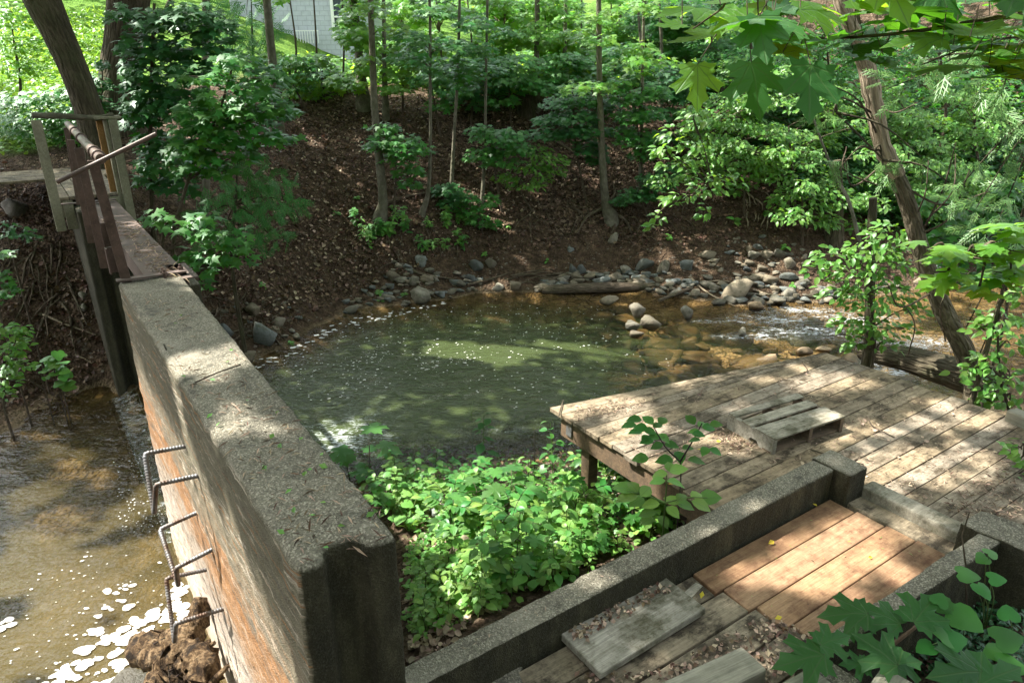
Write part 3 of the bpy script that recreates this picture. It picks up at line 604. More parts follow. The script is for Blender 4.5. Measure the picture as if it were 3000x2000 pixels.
# steel cap over the sluice: plate, clamp bar, bolts
gate = thing('sluice_gate', 'brown steel sluice gate bars under a round collared pipe', 'sluice gate', (WO[0], WO[1], 0), rz=DRZ)
mb = MB(); mb.box(lw(6.15, .36, 1.035), (4.1, .3, .014)); mb.box(lw(4.25, .49, 1.035), (.5, .16, .014)); mb.box(lw(6.15, .5, .93), (4.1, .012, .2)); mb.box(lw(6.15, .22, .95), (4.1, .012, .17))
mb.build('cap_plate', M['rust_plate'], gate)
for nm, s_, t0, t1 in (('clamp_bar', 4.12, -.01, .5), ('clamp_bar', 8.12, -.09, .5)):
    mb = MB(); mb.box(lw(s_, (t0+t1)/2, 1.072), (.075, t1-t0, .012)); mb.build(nm, M['rust_plate'], gate)
for s_, t_ in ((4.12, .33), (4.05, .33), (4.15, .47)):
    mb = MB(); h = [(.022*cos(a), .022*sin(a)) for a in np.arange(6)*pi/3]; p = lw(s_, t_, 0)
    mb.prism([(p[0]+x, p[1]+y) for x, y in h], 1.079, 1.102); mb.tube([(p[0], p[1], .9), (p[0], p[1], 1.125)], .011, 8); mb.build('bolt', M['rust'], gate)
def bar(b, t, wdt=.07, name='gate_bar'):
    b = np.array(lw(*b)); t = np.array(lw(*t)); mb = MB(); ax = unit(t-b); L = np.linalg.norm(t-b)
    side = np.array([-.25, -.97, 0]); mb.box((b+t)/2, (L, wdt, .012), ax, np.cross(ax, side)); n = np.cross(ax, side)
    mb.box((b+t)/2+side*(-wdt/2)+unit(n)*.014, (L, .008, .028), ax, np.cross(ax, side)); bevel(mb.build(name, M['rust'], gate), .002)
def ps(u, v, s): p = PS(u, v, s); q = p[:2]-WO; return (s, float(q@WR), float(p[2]))
bar(ps(374, 834, 4.13), ps(272, 470, 4.13)); bar(ps(308, 786, 5.45), ps(231, 434, 5.45)); bar(ps(268, 712, 6.7), ps(208, 410, 6.7), .062); bar(ps(233, 600, 7.8), ps(195, 374, 7.8), .055)
mb = MB(); c = ps(335, 760, 4.7); mb.box(lw(c[0], c[1], c[2]), (.012, .1, .22)); mb.box(lw(c[0]-.03, c[1]+.05, c[2]), (.07, .012, .22)); mb.box(lw(c[0]-.03, c[1]-.05, c[2]), (.07, .012, .22)); mb.build('channel', M['rust'], gate)
mb = MB(); c = ps(309, 690, 5.6); mb.box(lw(c[0], c[1], c[2]), (.012, .1, .24)); mb.box(lw(c[0]-.03, c[1]+.05, c[2]), (.07, .012, .24)); mb.build('channel', M['rust'], gate)
p0 = np.array(lw(*ps(199, 364, 7.9))); p1 = np.array(lw(*ps(296, 466, 4.02)))
MB().tube(spline([p0, p1], 12), .036, 14).build('pipe', M['rust'], gate)
for f in (.3, .52, .86, .95):
    c = p0+(p1-p0)*f; ax = unit(p1-p0); MB().tube([c-ax*.02, c-ax*.018, c+ax*.018, c+ax*.02], [.038, .05, .05, .038], 14).build('collar', M['rust'], gate)
a = PS(166, 534, 3.95); b = PS(457, 393, 3.95); o = MB().tube(spline([a, b], 8), .0165, 10).build('steel_rod', M['rust'], None, a)
tag(o, 'round rusty steel rod laid across the sluice gate bars', 'rod')
# ---------------------------------------------------------------- timber landing at the far end of the dam
land = thing('timber_landing', 'small weathered timber landing with tall posts at the dam end', 'landing', (WO[0], WO[1], 0), rz=DRZ)
def lbox(name, s0, s1, t0, t1, z0, z1, mat, par=land, lab=None):
    o = MB().box(lw((s0+s1)/2, (t0+t1)/2, (z0+z1)/2), (s1-s0, t1-t0, z1-z0)).build(name, M[mat], par); bevel(o, .005); return tag(o, lab)
mb = MB()
for k in range(5): mb.box(lw(9.35+R.uniform(-.03, .03), -.05+.15*k, 1.09), (1.9, .142, .036), jit=.003)
for k in range(8): mb.box(lw(10.42+k*.15, -.35+R.uniform(-.05, .05), 1.085), (.142, 2.2, .036), jit=.003)
bevel(mb.build('decking', M['deck_old'], land), .004)
lbox('fascia', 8.42, 8.46, -.06, .05, .7, 1.065, 'post_wood'); lbox('fascia', 8.42, 8.46, .42, .62, .7, 1.065, 'post_wood'); lbox('joist', 8.47, 10.3, -.1, -.06, .85, 1.07, 'post_wood'); lbox('joist', 8.47, 10.3, .6, .64, .85, 1.07, 'post_wood')
lbox('post', 8.37, 8.41, -.19, -.08, .7, 2.03, 'post_wood'); lbox('post', 8.37, 8.41, .62, .72, .7, 2.01, 'post_wood'); lbox('post', 8.42, 8.52, .57, .615, .7, 2.01, 'post_wood'); lbox('post', 8.53, 8.57, .5, .58, 1.1, 2.01, 'amber_wood', lab='amber stained inner post')
mb = MB(); mb.box(lw(8.5, .62, 2.03), (.26, .3, .03)); bevel(mb.build('cap_board', M['post_wood'], land), .004)
a = PS(95, 346, 8.4); b = PS(334, 346, 8.45); pts = spline([a+[0, 0, .03], a*.6+b*.4+[0, 0, .02], a*.2+b*.8, b+[0, 0, .045]], 14)
o = MB().tube(pts, np.linspace(.036, .03, 14)*R.uniform(.88, 1.15, 14), 9, 0, .08).build('handrail_log', M['bark_grey'], None, a); tag(o, 'thin grey log laid as rail across the landing posts', 'log')
# ---------------------------------------------------------------- deck, walkway, kerbs (frame a along the boards, b across)
def frame(name, label, cat): return thing(name, label, cat, (0, 0, 0), rz=AA)
deck = frame('deck', 'weathered grey plank deck littered with leaves above the pool', 'deck')
ZD = -.05; mb = MB()
def plank(mb, a0, a1, b0, b1, zt, th=.036, skew=(0, 0)):
    n = max(2, int((a1-a0)/.5)); aa = np.linspace(0, 1, n); dz = R.uniform(-.003, .003, n); db = R.uniform(-.002, .002, n); tw = R.uniform(-.003, .003)
    v = []
    for q, z_, d_ in zip(aa, dz, db):
        for bb, zz in ((b0, zt), (b1, zt), (b1, zt-th), (b0, zt-th)):
            s0 = a0+skew[0]*(bb-b0); s1 = a1+skew[1]*(bb-b0)
            v.append((s0+(s1-s0)*q, bb+d_, zz+z_+tw*(1 if bb == b1 else -1)))
    f = [[0, 1, 2, 3], [4*n-1, 4*n-2, 4*n-3, 4*n-4]]
    for i in range(n-1):
        for k in range(4): f.append([4*i+k, 4*i+4+k, 4*i+4+(k+1) % 4, 4*i+(k+1) % 4])
    mb.add(v, f, 0)
b = .95
while b < 3.6:
    wd = .1475; a0 = 3.27+R.uniform(-.012, .02) if b > 2.2 else 4.3; plank(mb, a0, 6.3+R.uniform(-.02, .02), b+.0035, b+wd-.0035, ZD); b += wd
bs = np.linspace(b, 4.225, 5); be = np.linspace(b, 3.64, 5)   # fanned boards up to the raking front edge
for k in range(4):
    n = 7; v = []
    for q in np.linspace(0, 1, n):
        a_ = 3.27+3.04*q
        for bb, zz in ((bs[k]+(be[k]-bs[k])*q+.003, ZD), (bs[k+1]+(be[k+1]-bs[k+1])*q-.003, ZD), (bs[k+1]+(be[k+1]-bs[k+1])*q-.003, ZD-.036), (bs[k]+(be[k]-bs[k])*q+.003, ZD-.036)):
            v.append((a_, bb, zz+R.uniform(-.0015, .0015)))
    f = [[0, 1, 2, 3], [4*n-1, 4*n-2, 4*n-3, 4*n-4]]
    for i in range(n-1):
        for kk in range(4): f.append([4*i+kk, 4*i+4+kk, 4*i+4+(kk+1) % 4, 4*i+(kk+1) % 4])
    mb.add(v, f, 0)
bevel(mb.build('decking', M['deck'], deck), .005)
def abox(name, a0, a1, b0, b1, z0, z1, mat, par, jit=0, bv=.005):
    o = MB().box(((a0+a1)/2, (b0+b1)/2, (z0+z1)/2), (a1-a0, b1-b0, z1-z0), jit=jit).build(name, M[mat], par); return bevel(o, bv) if bv else o
abox('side_beam', 3.31, 3.35, 2.28, 4.12, -.28, ZD-.04, 'frame_wood', deck); abox('side_beam', 6.2, 6.24, .9, 3.6, -.28, ZD-.04, 'frame_wood', deck)
mb = MB(); mb.box((4.8, 3.86, -.18), (2.98, .04, .19), (3.04, -.56, 0)); bevel(mb.build('front_beam', M['frame_wood'], deck), .004)
for bb in (2.6, 3.2): abox('joist', 3.36, 6.2, bb, bb+.04, -.27, ZD-.04, 'frame_wood', deck)
for a_, b_ in ((3.42, 3.86), (3.42, 2.7), (6.1, 3.5), (6.1, 2.2), (4.8, 3.7)): abox('post', a_-.05, a_+.05, b_-.05, b_+.05, -1.9, -.2, 'frame_wood', deck)
mb = MB(); mb.box((3.3, 4.0, -.17), (.006, .07, .12)); mb.build('joist_hanger', M['rebar'], deck)
# walkway
walk = frame('walkway', 'narrow plank walkway, new orange boards patched between old blackened ones', 'walkway')
mb = MB(); eb = [2.06, 1.88, 1.695, 1.51, 1.325, 1.15]; en = [2.62, 2.66, 2.70, 2.745, 2.80]; ef = [3.93, 3.95, 3.96, 3.98, 4.0]
for k in range(5): plank(mb, en[k], ef[k], eb[k+1]+.004, eb[k]-.004, 0.0, .036, (.05, -.03))
bevel(mb.build('new_boards', M['new'], walk), .006)
mb = MB()
for k in range(5): plank(mb, .9+R.uniform(0, .2), en[k]-.008, eb[k+1]+.005, eb[k]-.005, -.006+R.uniform(-.006, .002), .036, (0, .05))
bevel(mb.build('old_boards', M['deck_old'], walk), .005)
abox('sill_timber', 3.99, 4.15, 1.2, 2.0, -.12, -.012, 'deck_old', walk, .004, .012); abox('sill_timber', 4.155, 4.29, 1.1, 1.99, -.12, .055, 'grey_wood', walk, .004, .015)
for bb in (1.2, 1.95): abox('bearer', .9, 3.95, bb, bb+.07, -.2, -.045, 'frame_wood', walk)
mb = MB(); mb.box((2.47, 1.9, -.03), (.24, .05, .03), (.8, .35, 0)); mb.box((2.5, 1.97, -.025), (.22, .05, .03), (.9, .2, 0)); bevel(mb.build('broken_board', M['grey_wood'], walk), .003)
# kerbs
def kerb(name, label, pts2, z0, z1):
    k = thing(name, label, 'kerb', (0, 0, 0), rz=AA); return k
kl = kerb('concrete_kerb', 'low concrete kerb from the dam to the block beside the deck', 0, 0, 0)
mb = MB(); mb.prism([(-.08, 2.07), (1.9, 2.072), (1.9, 2.215), (.2, 2.2), (-.08, 2.19)], -.9, .20); mb.prism([(1.903, 2.068), (3.95, 2.075), (3.95, 2.235), (1.903, 2.22)], -.9, .208)
worn(mb.build('rail', M['conc'], kl), .014, .012, .06, .005)
mb = MB(); mb.prism([(3.953, 1.97), (4.15, 1.965), (4.16, 2.24), (3.953, 2.245)], -.5, .215); worn(mb.build('end_block', M['conc'], kl), .012, .012, .06, .005)
kr = kerb('concrete_kerb', 'concrete kerb edging the new orange boards, half hidden by plants', 0, 0, 0)
pk = lambda u, v, z=.2: (lambda p: (float(p[:2]@AX), float(p[:2]@BX)))(P(u, v, z))
i0 = pk(2402, 1872); i1 = pk(2865, 1558); o0 = pk(2600, 1800); o1 = pk(2937, 1585)
dI = np.subtract(i1, i0); near = tuple(np.array(i0)-dI*.12); nearo = tuple(np.array(o0)-dI*.32)
mb = MB(); mb.prism([nearo, o1, i1, near], -.6, .20); worn(mb.build('rail', M['conc'], kr), .014, .012, .06, .005)
mb = MB(); mb.prism([tuple(np.add(pk(*q_, .21), (.004, 0))) for q_ in ((2868, 1557), (2938, 1583), (3060, 1640), (3060, 1556), (2873, 1494), (2811, 1530))], -.5, .212)
worn(mb.build('end_block', M['conc'], kr), .012, .012, .06, .005)
n0 = pk(2405, 1880); mb = MB(); mb.prism([(n0[0]-.16, n0[1]-.2), (n0[0]-.02, n0[1]-.22), (n0[0]-.02, n0[1]+.0), (n0[0]-.15, n0[1]+.02)], -.5, .17); worn(mb.build('end_block', M['conc'], kr), .012, .012, .06, .005)
# loose board, pallet
c = [P(1638, 1854, .06), P(1763, 1968, .06), P(2074, 1769, .06), P(1937, 1686, .06)]
ctr = sum(c)/4; axx = unit((c[2]+c[3]-c[0]-c[1])[:2]); rz = math.atan2(axx[1], axx[0]); Lb = np.linalg.norm((c[2]+c[3]-c[0]-c[1])/2); Wb = np.linalg.norm((c[0]+c[3]-c[1]-c[2])/2)
o = MB().box((0, 0, 0), (Lb, Wb, .042), jit=.004).build('loose_board', M['grey_wood']); bevel(o, .006, 3); o.location = (ctr[0], ctr[1], .036); o.rotation_euler = (radians(1.5), 0, rz)
tag(o, 'loose thick silver grey board with a knot lying on the walkway', 'board')
q6 = lambda x, y: P(2000+x/2.24, 650+y/2.24, .088)
c = [q6(265, 1250), q6(640, 1420), q6(1070, 1260), q6(745, 1130)]; ctr = sum(c)/4; ax2 = (c[2]+c[3]-c[0]-c[1])[:2]/2; rz = math.atan2(ax2[1], ax2[0]); Lp = np.linalg.norm(ax2); Wp = np.linalg.norm((c[0]+c[3]-c[1]-c[2])/2)
pal = thing('pallet', 'small four slat wooden pallet lying on the plank deck', 'pallet', (ctr[0], ctr[1], ZD), rz=rz)
mb = MB()
for k, (y, wd, l0, l1) in enumerate(((-.5, .105, -.5, .5), (-.19, .10, -.5, .49), (.1, .095, -.5, .46), (.41, .075, -.5, .5))):
    yy = (y)*Wp+(wd/2 if k == 0 else 0); mb.box(((l0+l1)/2*Lp, yy, .129), ((l1-l0)*Lp, wd, .016), (1, R.uniform(-.015, .015), R.uniform(-.006, .006)), jit=.003)
bevel(mb.build('slats', M['grey_wood'], pal), .003)
for x in (-.5, .02, .5):
    xx = x*Lp-np.sign(x)*.019*(abs(x) > .1); h = .12; y0, y1 = -Wp/2+.004, Wp/2-.004
    pr = [(y0, 0), (y0+.13, 0), (y0+.16, .04), (y0+.22, .04), (y0+.25, 0), (y1-.16, 0), (y1-.13, .0), (y1, 0), (y1, h), (y0, h)]
    v = [(xx+d, y, z) for d in (-.018, .018) for y, z in pr]; n = len(pr)
    MB().add(v, [list(range(n))[::-1], list(range(n, 2*n))]+[[i, (i+1) % n, n+(i+1) % n, n+i] for i in range(n)]).build('stringer', M['frame_wood'] if x > -.4 else M['grey_wood'], pal)
mb = MB(); mb.box((0, -Wp/2+.06, .008), (Lp, .085, .014)); mb.build('bottom_board', M['frame_wood'], pal)
# concrete block and timber steps at the walkway's near end
p = P(1452, 1945, -.02); mb = MB(); pl = [(-.13, -.25), (.12, -.22), (.14, .05), (.02, .12), (-.1, .02)]
mb.prism([(p[0]+x, p[1]+y) for x, y in pl], -.6, .0); o = mb.build('concrete_block', M['conc'], None, p); bevel(o, .03, 2); worn(o, .014, .05, .12, .01); tag(o, 'broken mossy concrete block beside the loose board', 'block')
def timber(u0, v0, u1, v1, z, wdt, label):
    a = P(u0, v0, z); b_ = P(u1, v1, z); m_ = (a+b_)/2; o = MB().box((0, 0, 0), (np.linalg.norm(b_-a), wdt, .14), jit=.004).build('timber_beam', M['post_wood'])
    o.location = m_-[0, 0, .07]; o.rotation_euler = (0, 0, math.atan2(*(b_-a)[1::-1])); bevel(o, .012, 3); return tag(o, label, 'beam')
timber(1850, 2090, 2210, 1925, .12, .16, 'weathered green timber step across the old boards')
timber(2200, 2120, 2420, 1985, .2, .16, 'squared timber end poking from the plants under the maple leaves')
timber(2540, 2120, 2640, 1975, .22, .15, 'short pointed timber among the periwinkle below the kerb')
timber(2965, 1195, 3080, 1245, ZD+.1, .11, 'cut timber end at the far corner of the deck')
# ---------------------------------------------------------------- stones
import bmesh
def stone_mesh(seed, mat, sub=3, flat=1.0):
    bm = bmesh.new(); bmesh.ops.create_icosphere(bm, subdivisions=sub, radius=1); v = np.array([q.co[:] for q in bm.verts]); f = np.array([[q.index for q in p.verts] for p in bm.faces]); bm.free()
    rr = np.random.default_rng(seed); d = np.ones(len(v))
    for k in range(15):                                  # flattened facets give a worn cobble
        n = unit(rr.normal(size=3)); c = rr.uniform(.42, .8); h = v@n; d = np.minimum(d, np.where(h > c, c/np.maximum(h, 1e-3), 1))
    v = v*d[:, None]; v = v*(1+.16*(fbm(v[:, 0]*1.7+seed, v[:, 1]*1.7+v[:, 2]*1.3, seed, 3))[:, None])
    v /= np.abs(v).max(0); v *= .5
    return MB().add(v, f, 0, True), mat
PROTO = {}
for mt in ('stone', 'stone_blue', 'stone_bed'):
    PROTO[mt] = []
    for k in range(5):
        b_, m_ = stone_mesh(k*7+len(mt), M[mt]); o = b_.build('stone', m_); PROTO[mt].append(o.data); bpy.data.objects.remove(o)
def stone(name, p, size, mat='stone', rz=None, label=None, cat='stone', group=None, tilt=.2):
    o = bpy.data.objects.new(name, PROTO[mat][rnd.randrange(5)]); COL.objects.link(o); o.location = [float(q) for q in p]; o.scale = [float(q) for q in size]
    o.rotation_euler = (rnd.uniform(-tilt, tilt), rnd.uniform(-tilt, tilt), rnd.uniform(-.5, .5) if rz is None else rz); return tag(o, label, cat, group)
def stone_px(u, v, w_, h_, mat='stone', label=None, name='boulder', group=None, water=False, cat='boulder'):
    p = P(u, v+h_*.35, POOL) if water else hit(u, v+h_*.3)
    s = pxsize(p); W_ = w_*s; H_ = h_*s*1.12
    return stone(name, p+[0, .12*W_, H_*.24], (W_*1.04, W_*.85, H_*1.1), mat, label=label, cat=cat, group=group)
BIG = [(770, 985, 86, 80, 'stone_blue', 'large dark grey boulder among roots by the dam at the pool edge', 0), (655, 970, 56, 55, 'stone_blue', 'dark greenish boulder half hidden against the dam wall top', 0), (728, 1046, 48, 34, 'stone', 'rounded pale stone at the waterline against the dam', 0),
       (740, 912, 54, 38, 'stone', 'flat topped grey stone in the roots above the large dark boulder', 0), (815, 945, 38, 30, 'stone', 'grey rounded stone just uphill of the large dark boulder', 0), (868, 990, 28, 22, 'stone', 'small white stone at the foam edge beside the large dark boulder', 0),
       (1237, 872, 82, 46, 'stone', 'broad flat pale boulder at the far waterline of the pool', 0), (1156, 810, 46, 36, 'stone', 'round grey boulder up from the broad flat one on the far shore', 0), (1230, 762, 42, 40, 'stone_blue', 'tall grey stone high in the root tangle on the far bank', 0), (1395, 784, 50, 40, 'stone_blue', 'dark blue grey boulder under the bank at mid pool', 0),
       (1442, 774, 42, 30, 'stone', 'mossy stone tucked beside the dark blue grey boulder', 0), (1377, 820, 34, 30, 'stone_blue', 'grey stone below the dark blue grey boulder', 0), (1254, 820, 54, 24, 'stone', 'long low stone lying under the driftwood roots', 0), (1210, 824, 32, 30, 'stone', 'squat stone between the round boulder and the long low one', 0),
       (1507, 842, 36, 32, 'stone', 'upright brown grey stone at the waterline near the stick pile', 0), (1460, 846, 34, 20, 'stone', 'low pale stone at the waterline beside the upright one', 0), (1590, 845, 40, 26, 'stone', 'stone at the butt end of the floating log', 0), (1676, 792, 28, 36, 'stone_blue', 'upright grey stone behind the log, first of a pair', 0),
       (1706, 793, 30, 32, 'stone_blue', 'leaning blue grey stone, second of the pair behind the log', 0), (1835, 790, 38, 30, 'stone', 'wedge shaped stone on the cobble bar below the large blue boulder', 0), (1886, 777, 68, 38, 'stone_blue', 'large blue green boulder on top of the cobble bar', 0), (1944, 784, 50, 36, 'stone', 'smooth grey boulder just past the large blue green one', 0),
       (2012, 777, 50, 46, 'stone_blue', 'dark banded boulder at the end of the cobble bar', 0), (2165, 852, 92, 56, 'stone', 'biggest rounded tan boulder on the cobble shore by the rapids', 0), (1797, 699, 38, 28, 'stone', 'lone stone stuck high in the cut bank', 0), (1670, 730, 26, 18, 'stone_blue', 'small stone bedded in the bank above the log', 0),
       (1786, 880, 54, 28, 'stone', 'flat pale stone standing in the water off the log', 1), (1870, 908, 56, 48, 'stone', 'pale pointed boulder with twigs standing in the shallows', 1), (1902, 950, 70, 40, 'stone', 'smooth grey topped boulder standing in the sunlit shallows', 1), (1852, 958, 50, 34, 'stone', 'pitted tan stone touching the smooth grey topped boulder', 1),
       (1862, 981, 46, 22, 'stone', 'sun bleached low stone in front of the pitted one', 1), (2015, 914, 40, 44, 'stone', 'round boulder at the head of the shallows below the cobble shore', 1), (2308, 864, 42, 34, 'stone', 'grey boulder at the water edge left of the leafy branch', 0), (2315, 774, 42, 38, 'stone', 'rounded boulder at the top of the bank stones by the leafy branch', 0),
       (2243, 746, 40, 26, 'stone', 'oval stone in the upper row on the stony bank', 0), (2281, 747, 38, 28, 'stone', 'second oval stone in the upper row on the stony bank', 0), (2205, 750, 38, 24, 'stone', 'greenish stone at the start of the upper row of bank stones', 0), (2223, 726, 34, 18, 'stone_blue', 'flat stone lying on the upper row of bank stones', 0), (2196, 732, 22, 26, 'stone', 'tilted slab shaped stone on the stony bank', 0),
       (2192, 773, 32, 22, 'stone', 'grey stone midway down the stony bank', 0), (2187, 789, 30, 20, 'stone_blue', 'small blue stone midway down the stony bank', 0), (2229, 788, 34, 20, 'stone', 'buff slanting stone midway down the stony bank', 0), (2072, 748, 54, 24, 'stone', 'long dark flat stone bedded in bare soil of the bank', 0), (2210, 876, 30, 24, 'stone_blue', 'dark stone at the waterline next to the biggest tan boulder', 0),
       (2384, 862, 34, 24, 'stone', 'boulder at the waterline beneath the drooping leaves', 0), (2357, 1026, 48, 26, 'stone_bed', 'wet brown rounded rock just off the deck corner', 1), (2412, 1022, 44, 20, 'stone_bed', 'wet orange rock by the far deck corner', 1), (2174, 972, 34, 22, 'stone', 'grey stone breaking the surface of the riffle', 1), (2095, 845, 40, 24, 'stone', 'rounded stone in front of the biggest tan boulder', 0),
       (2035, 860, 34, 24, 'stone', 'wedge stone near the start of the cobble shore', 0), (2215, 893, 48, 26, 'stone_bed', 'wet dark stone at the rapid lip', 1), (2107, 886, 50, 18, 'stone', 'flat pale slab lying at the water edge by a white stick', 0), (245, 905, 28, 26, 'stone', 'stone in the dark bank below the landing', 0), (245, 865, 26, 24, 'stone', 'upper of the stones below the landing', 0), (50, 615, 90, 55, 'stone', 'mossy boulder in the dark under the landing', 0),
       (1290, 1500, 90, 60, 'stone_blue', 'grey rock buried in the herbs beside the dam', 0), (1365, 1610, 110, 90, 'stone', 'lichen grey rock under leaves near the kerb', 0), (2650, 640, 70, 50, 'stone', 'pale boulder glimpsed through the cedar sprays', 0), (2920, 620, 80, 60, 'stone', 'pale rock behind the trailing cedar twigs', 0)]
for u, v, w_, h_, mt, lb, wt in BIG: stone_px(u, v, w_, h_, mt, lb, water=bool(wt))
def cobbles(n, poly, smin, smax, label, group, mats=('stone', 'stone', 'stone_blue'), water=None, name='cobble'):
    for u, v in scatter_px(n, poly, None):
        p = P(u, v, water) if water is not None else hit(u, v)
        if water is not None: p = onland(p[0], p[1])
        s = rnd.uniform(smin, smax)*(1 if rnd.random() < .75 else 1.4)
        stone(name, p+[0, 0, s*.12], (s*rnd.uniform(.9, 1.35), s*rnd.uniform(.7, 1.0), s*rnd.uniform(.45, .75)), rnd.choice(mats), label=label, cat='stone', group=group)
cobbles(150, [(1560, 860), (1600, 815), (1750, 790), (1950, 800), (2050, 830), (2040, 875), (1850, 852), (1700, 850)], .09, .22, 'small grey cobble packed in the bar behind the floating log', 'cobbles on the bar behind the log')
cobbles(85, [(2040, 870), (2060, 810), (2200, 800), (2400, 830), (2480, 870), (2400, 895), (2200, 900)], .1, .25, 'loose cobble on the shore above the rapids', 'cobbles on the shore above the rapids', name='shore_stone')
cobbles(40, [(2060, 800), (2130, 700), (2300, 690), (2400, 760), (2300, 820)], .06, .15, 'small stone poking out of the bare soil bank', 'stones bedded in the soil bank', name='bank_stone')
cobbles(95, [(1000, 925), (1010, 890), (1100, 830), (1150, 770), (1350, 800), (1480, 845), (1400, 862), (1150, 900)], .08, .2, 'small cobble among roots on the far shore of the pool', 'cobbles among the roots of the far shore', name='rooted_cobble')
cobbles(24, [(620, 900), (830, 860), (920, 960), (800, 1010), (700, 1000)], .06, .14, 'small stone in the root tangle next to the dam', 'stones in the root tangle by the dam', name='rooted_cobble')
cobbles(26, [(2550, 850), (2700, 800), (3000, 770), (3000, 830), (2700, 850)], .12, .32, 'pale stone on the far shore beyond the leaning tree', 'stones beyond the leaning tree', name='far_stone')
cobbles(170, [(1380, 960), (1500, 900), (1800, 890), (2000, 930), (2350, 1000), (2300, 1060), (1900, 1130), (1700, 1160), (1540, 1080)], .16, .42, 'brown stained cobble lying under the shallow water', 'submerged cobbles in the shallows', ('stone_bed',), POOL, 'submerged_cobble')
cobbles(14, [(2250, 900), (2500, 950), (2700, 1000), (2650, 1130), (2450, 1050)], .2, .45, 'wet rock in the white water of the rapids', 'rocks in the rapids', ('stone_bed', 'stone_blue'), POOL, 'rapids_rock')
# ---------------------------------------------------------------- logs, roots, sticks
def woodtube(name, pts, rad, mat, label, cat, group=None, n=20, k=8, lump=.08, loc=True):
    pts = spline(pts, n); r = np.interp(np.linspace(0, 1, n), np.linspace(0, 1, len(np.atleast_1d(rad))), np.atleast_1d(rad))
    o = MB().tube(pts, r, k, 0, lump).build(name, M[mat], None, pts[0]); return tag(o, label, cat, group)
a = P(1588, 850, POOL+.03); b = P(1930, 838, POOL+.06); woodtube('floating_log', [a, (a+b)/2+[0, -.05, .02], b], [.1, .11, .075], 'root', 'bare brown log lying in the water along the cobble bar', 'log', n=24, k=12)
a = P(1930, 880, POOL+.05); woodtube('stick', [a, P(2010, 850, POOL+.1), P(2040, 846, POOL+.08)], [.03, .035, .02], 'root', 'short brown branch in the water past the log end', 'stick')
def stick(pp, w_, label, mat='twig', group=None, lift=.03, name='stick'):
    pts = [hit(u, v)+[0, -.02, lift] for u, v in pp]; s = pxsize(pts[0])*w_/2; return woodtube(name, pts, [s, s*.8, s*.4], mat, label, 'stick', group, n=16, k=6)
stick([(2020, 815), (2070, 860), (2150, 900)], 7, 'long pale stick slanting across the cobbles by the biggest boulder', 'bark_dead'); stick([(2205, 852), (2260, 868), (2320, 868)], 7, 'bleached stick lying right of the biggest tan boulder', 'bark_dead'); stick([(2070, 828), (2110, 826), (2160, 832)], 5, 'thin pale stick behind the biggest tan boulder', 'bark_dead')
stick([(1135, 596), (1190, 580), (1250, 568)], 12, 'grey fallen branch between two tree feet on the bank', 'root'); stick([(1605, 400), (1680, 450), (1740, 480)], 9, 'dark fallen branch slanting down the bank under the maple sprays', 'root')
stick([(1190, 780), (1230, 805), (1330, 822)], 12, 'bare branch lying over the stones of the far shore', 'root'); stick([(1210, 810), (1240, 850), (1280, 875)], 9, 'curved root reaching down to the broad flat boulder', 'root'); stick([(1370, 838), (1440, 820), (1500, 800)], 8, 'grey branch arching above the waterline stones', 'root')
stick([(130, 925), (200, 955), (285, 985)], 7, 'long bare stick slanting over the dark bank toward the dam', 'bark_dead'); stick([(225, 1042), (250, 1055), (273, 1068)], 6, 'short pale stick on the mud by the left pond', 'bark_dead'); stick([(20, 1118), (90, 1120), (140, 1150)], 9, 'brown stick at the muddy pond edge', 'twig')
a_ = [(1310+q*16, 845-q*3+rnd.uniform(-10, 10)) for q in range(14)]
for k in range(16):
    u = rnd.uniform(1480, 1640); v = rnd.uniform(810, 850); L_ = rnd.uniform(50, 130); dv = rnd.uniform(-25, 10)
    stick([(u, v), (u+L_*.5, v+dv*.3-6), (u+L_, v+dv)], rnd.uniform(3, 6), 'thin dead stick in the tangle behind the log', 'root', 'sticks tangled behind the log', .05)
def roots(n, poly, label, group, L=(.3, .8), droop=.6, r=(.006, .016), mat='root'):
    for u, v in scatter_px(n, poly, None):
        p = hit(u, v); dx = rnd.uniform(-.6, .6); L_ = rnd.uniform(*L); pts = [p+[0, 0, .02]]
        for k in range(3):
            q = pts[-1]+np.array([dx*L_*.35+rnd.uniform(-.05, .05), -L_*.3*rnd.uniform(.4, 1), 0]); g_ = onland(q[0], q[1])[2]; q[2] = max(g_+rnd.uniform(.01, .06), pts[-1][2]-droop*L_*.5); pts.append(q)
        rr = rnd.uniform(*r); woodtube('root', pts, [rr, rr*.8, rr*.35], mat, label, 'root', group, n=10, k=5)
roots(34, [(580, 870), (700, 850), (850, 900), (800, 1010), (700, 1000)], 'bare root trailing over the stones beside the dam', 'roots trailing beside the dam', (.3, .8))
roots(40, [(1480, 560), (2050, 560), (2100, 700), (1700, 700), (1450, 680)], 'thin bare root hanging from the cut bank', 'roots hanging from the cut bank', (.25, .7))
roots(26, [(1000, 640), (1350, 640), (1350, 780), (1050, 790)], 'thin root on the slope below the grey saplings', 'roots on the slope below the saplings', (.2, .6))
roots(22, [(0, 720), (180, 700), (240, 960), (60, 900)], 'dark root loop on the shaded bank under the landing', 'roots under the landing', (.4, .9), .5, (.01, .022))
roots(16, [(2170, 540), (2260, 560), (2300, 640), (2150, 620)], 'pale root exposed in the bank below the right hand foliage', 'pale exposed roots', (.3, .6), .5, (.012, .022), 'bark_dead')
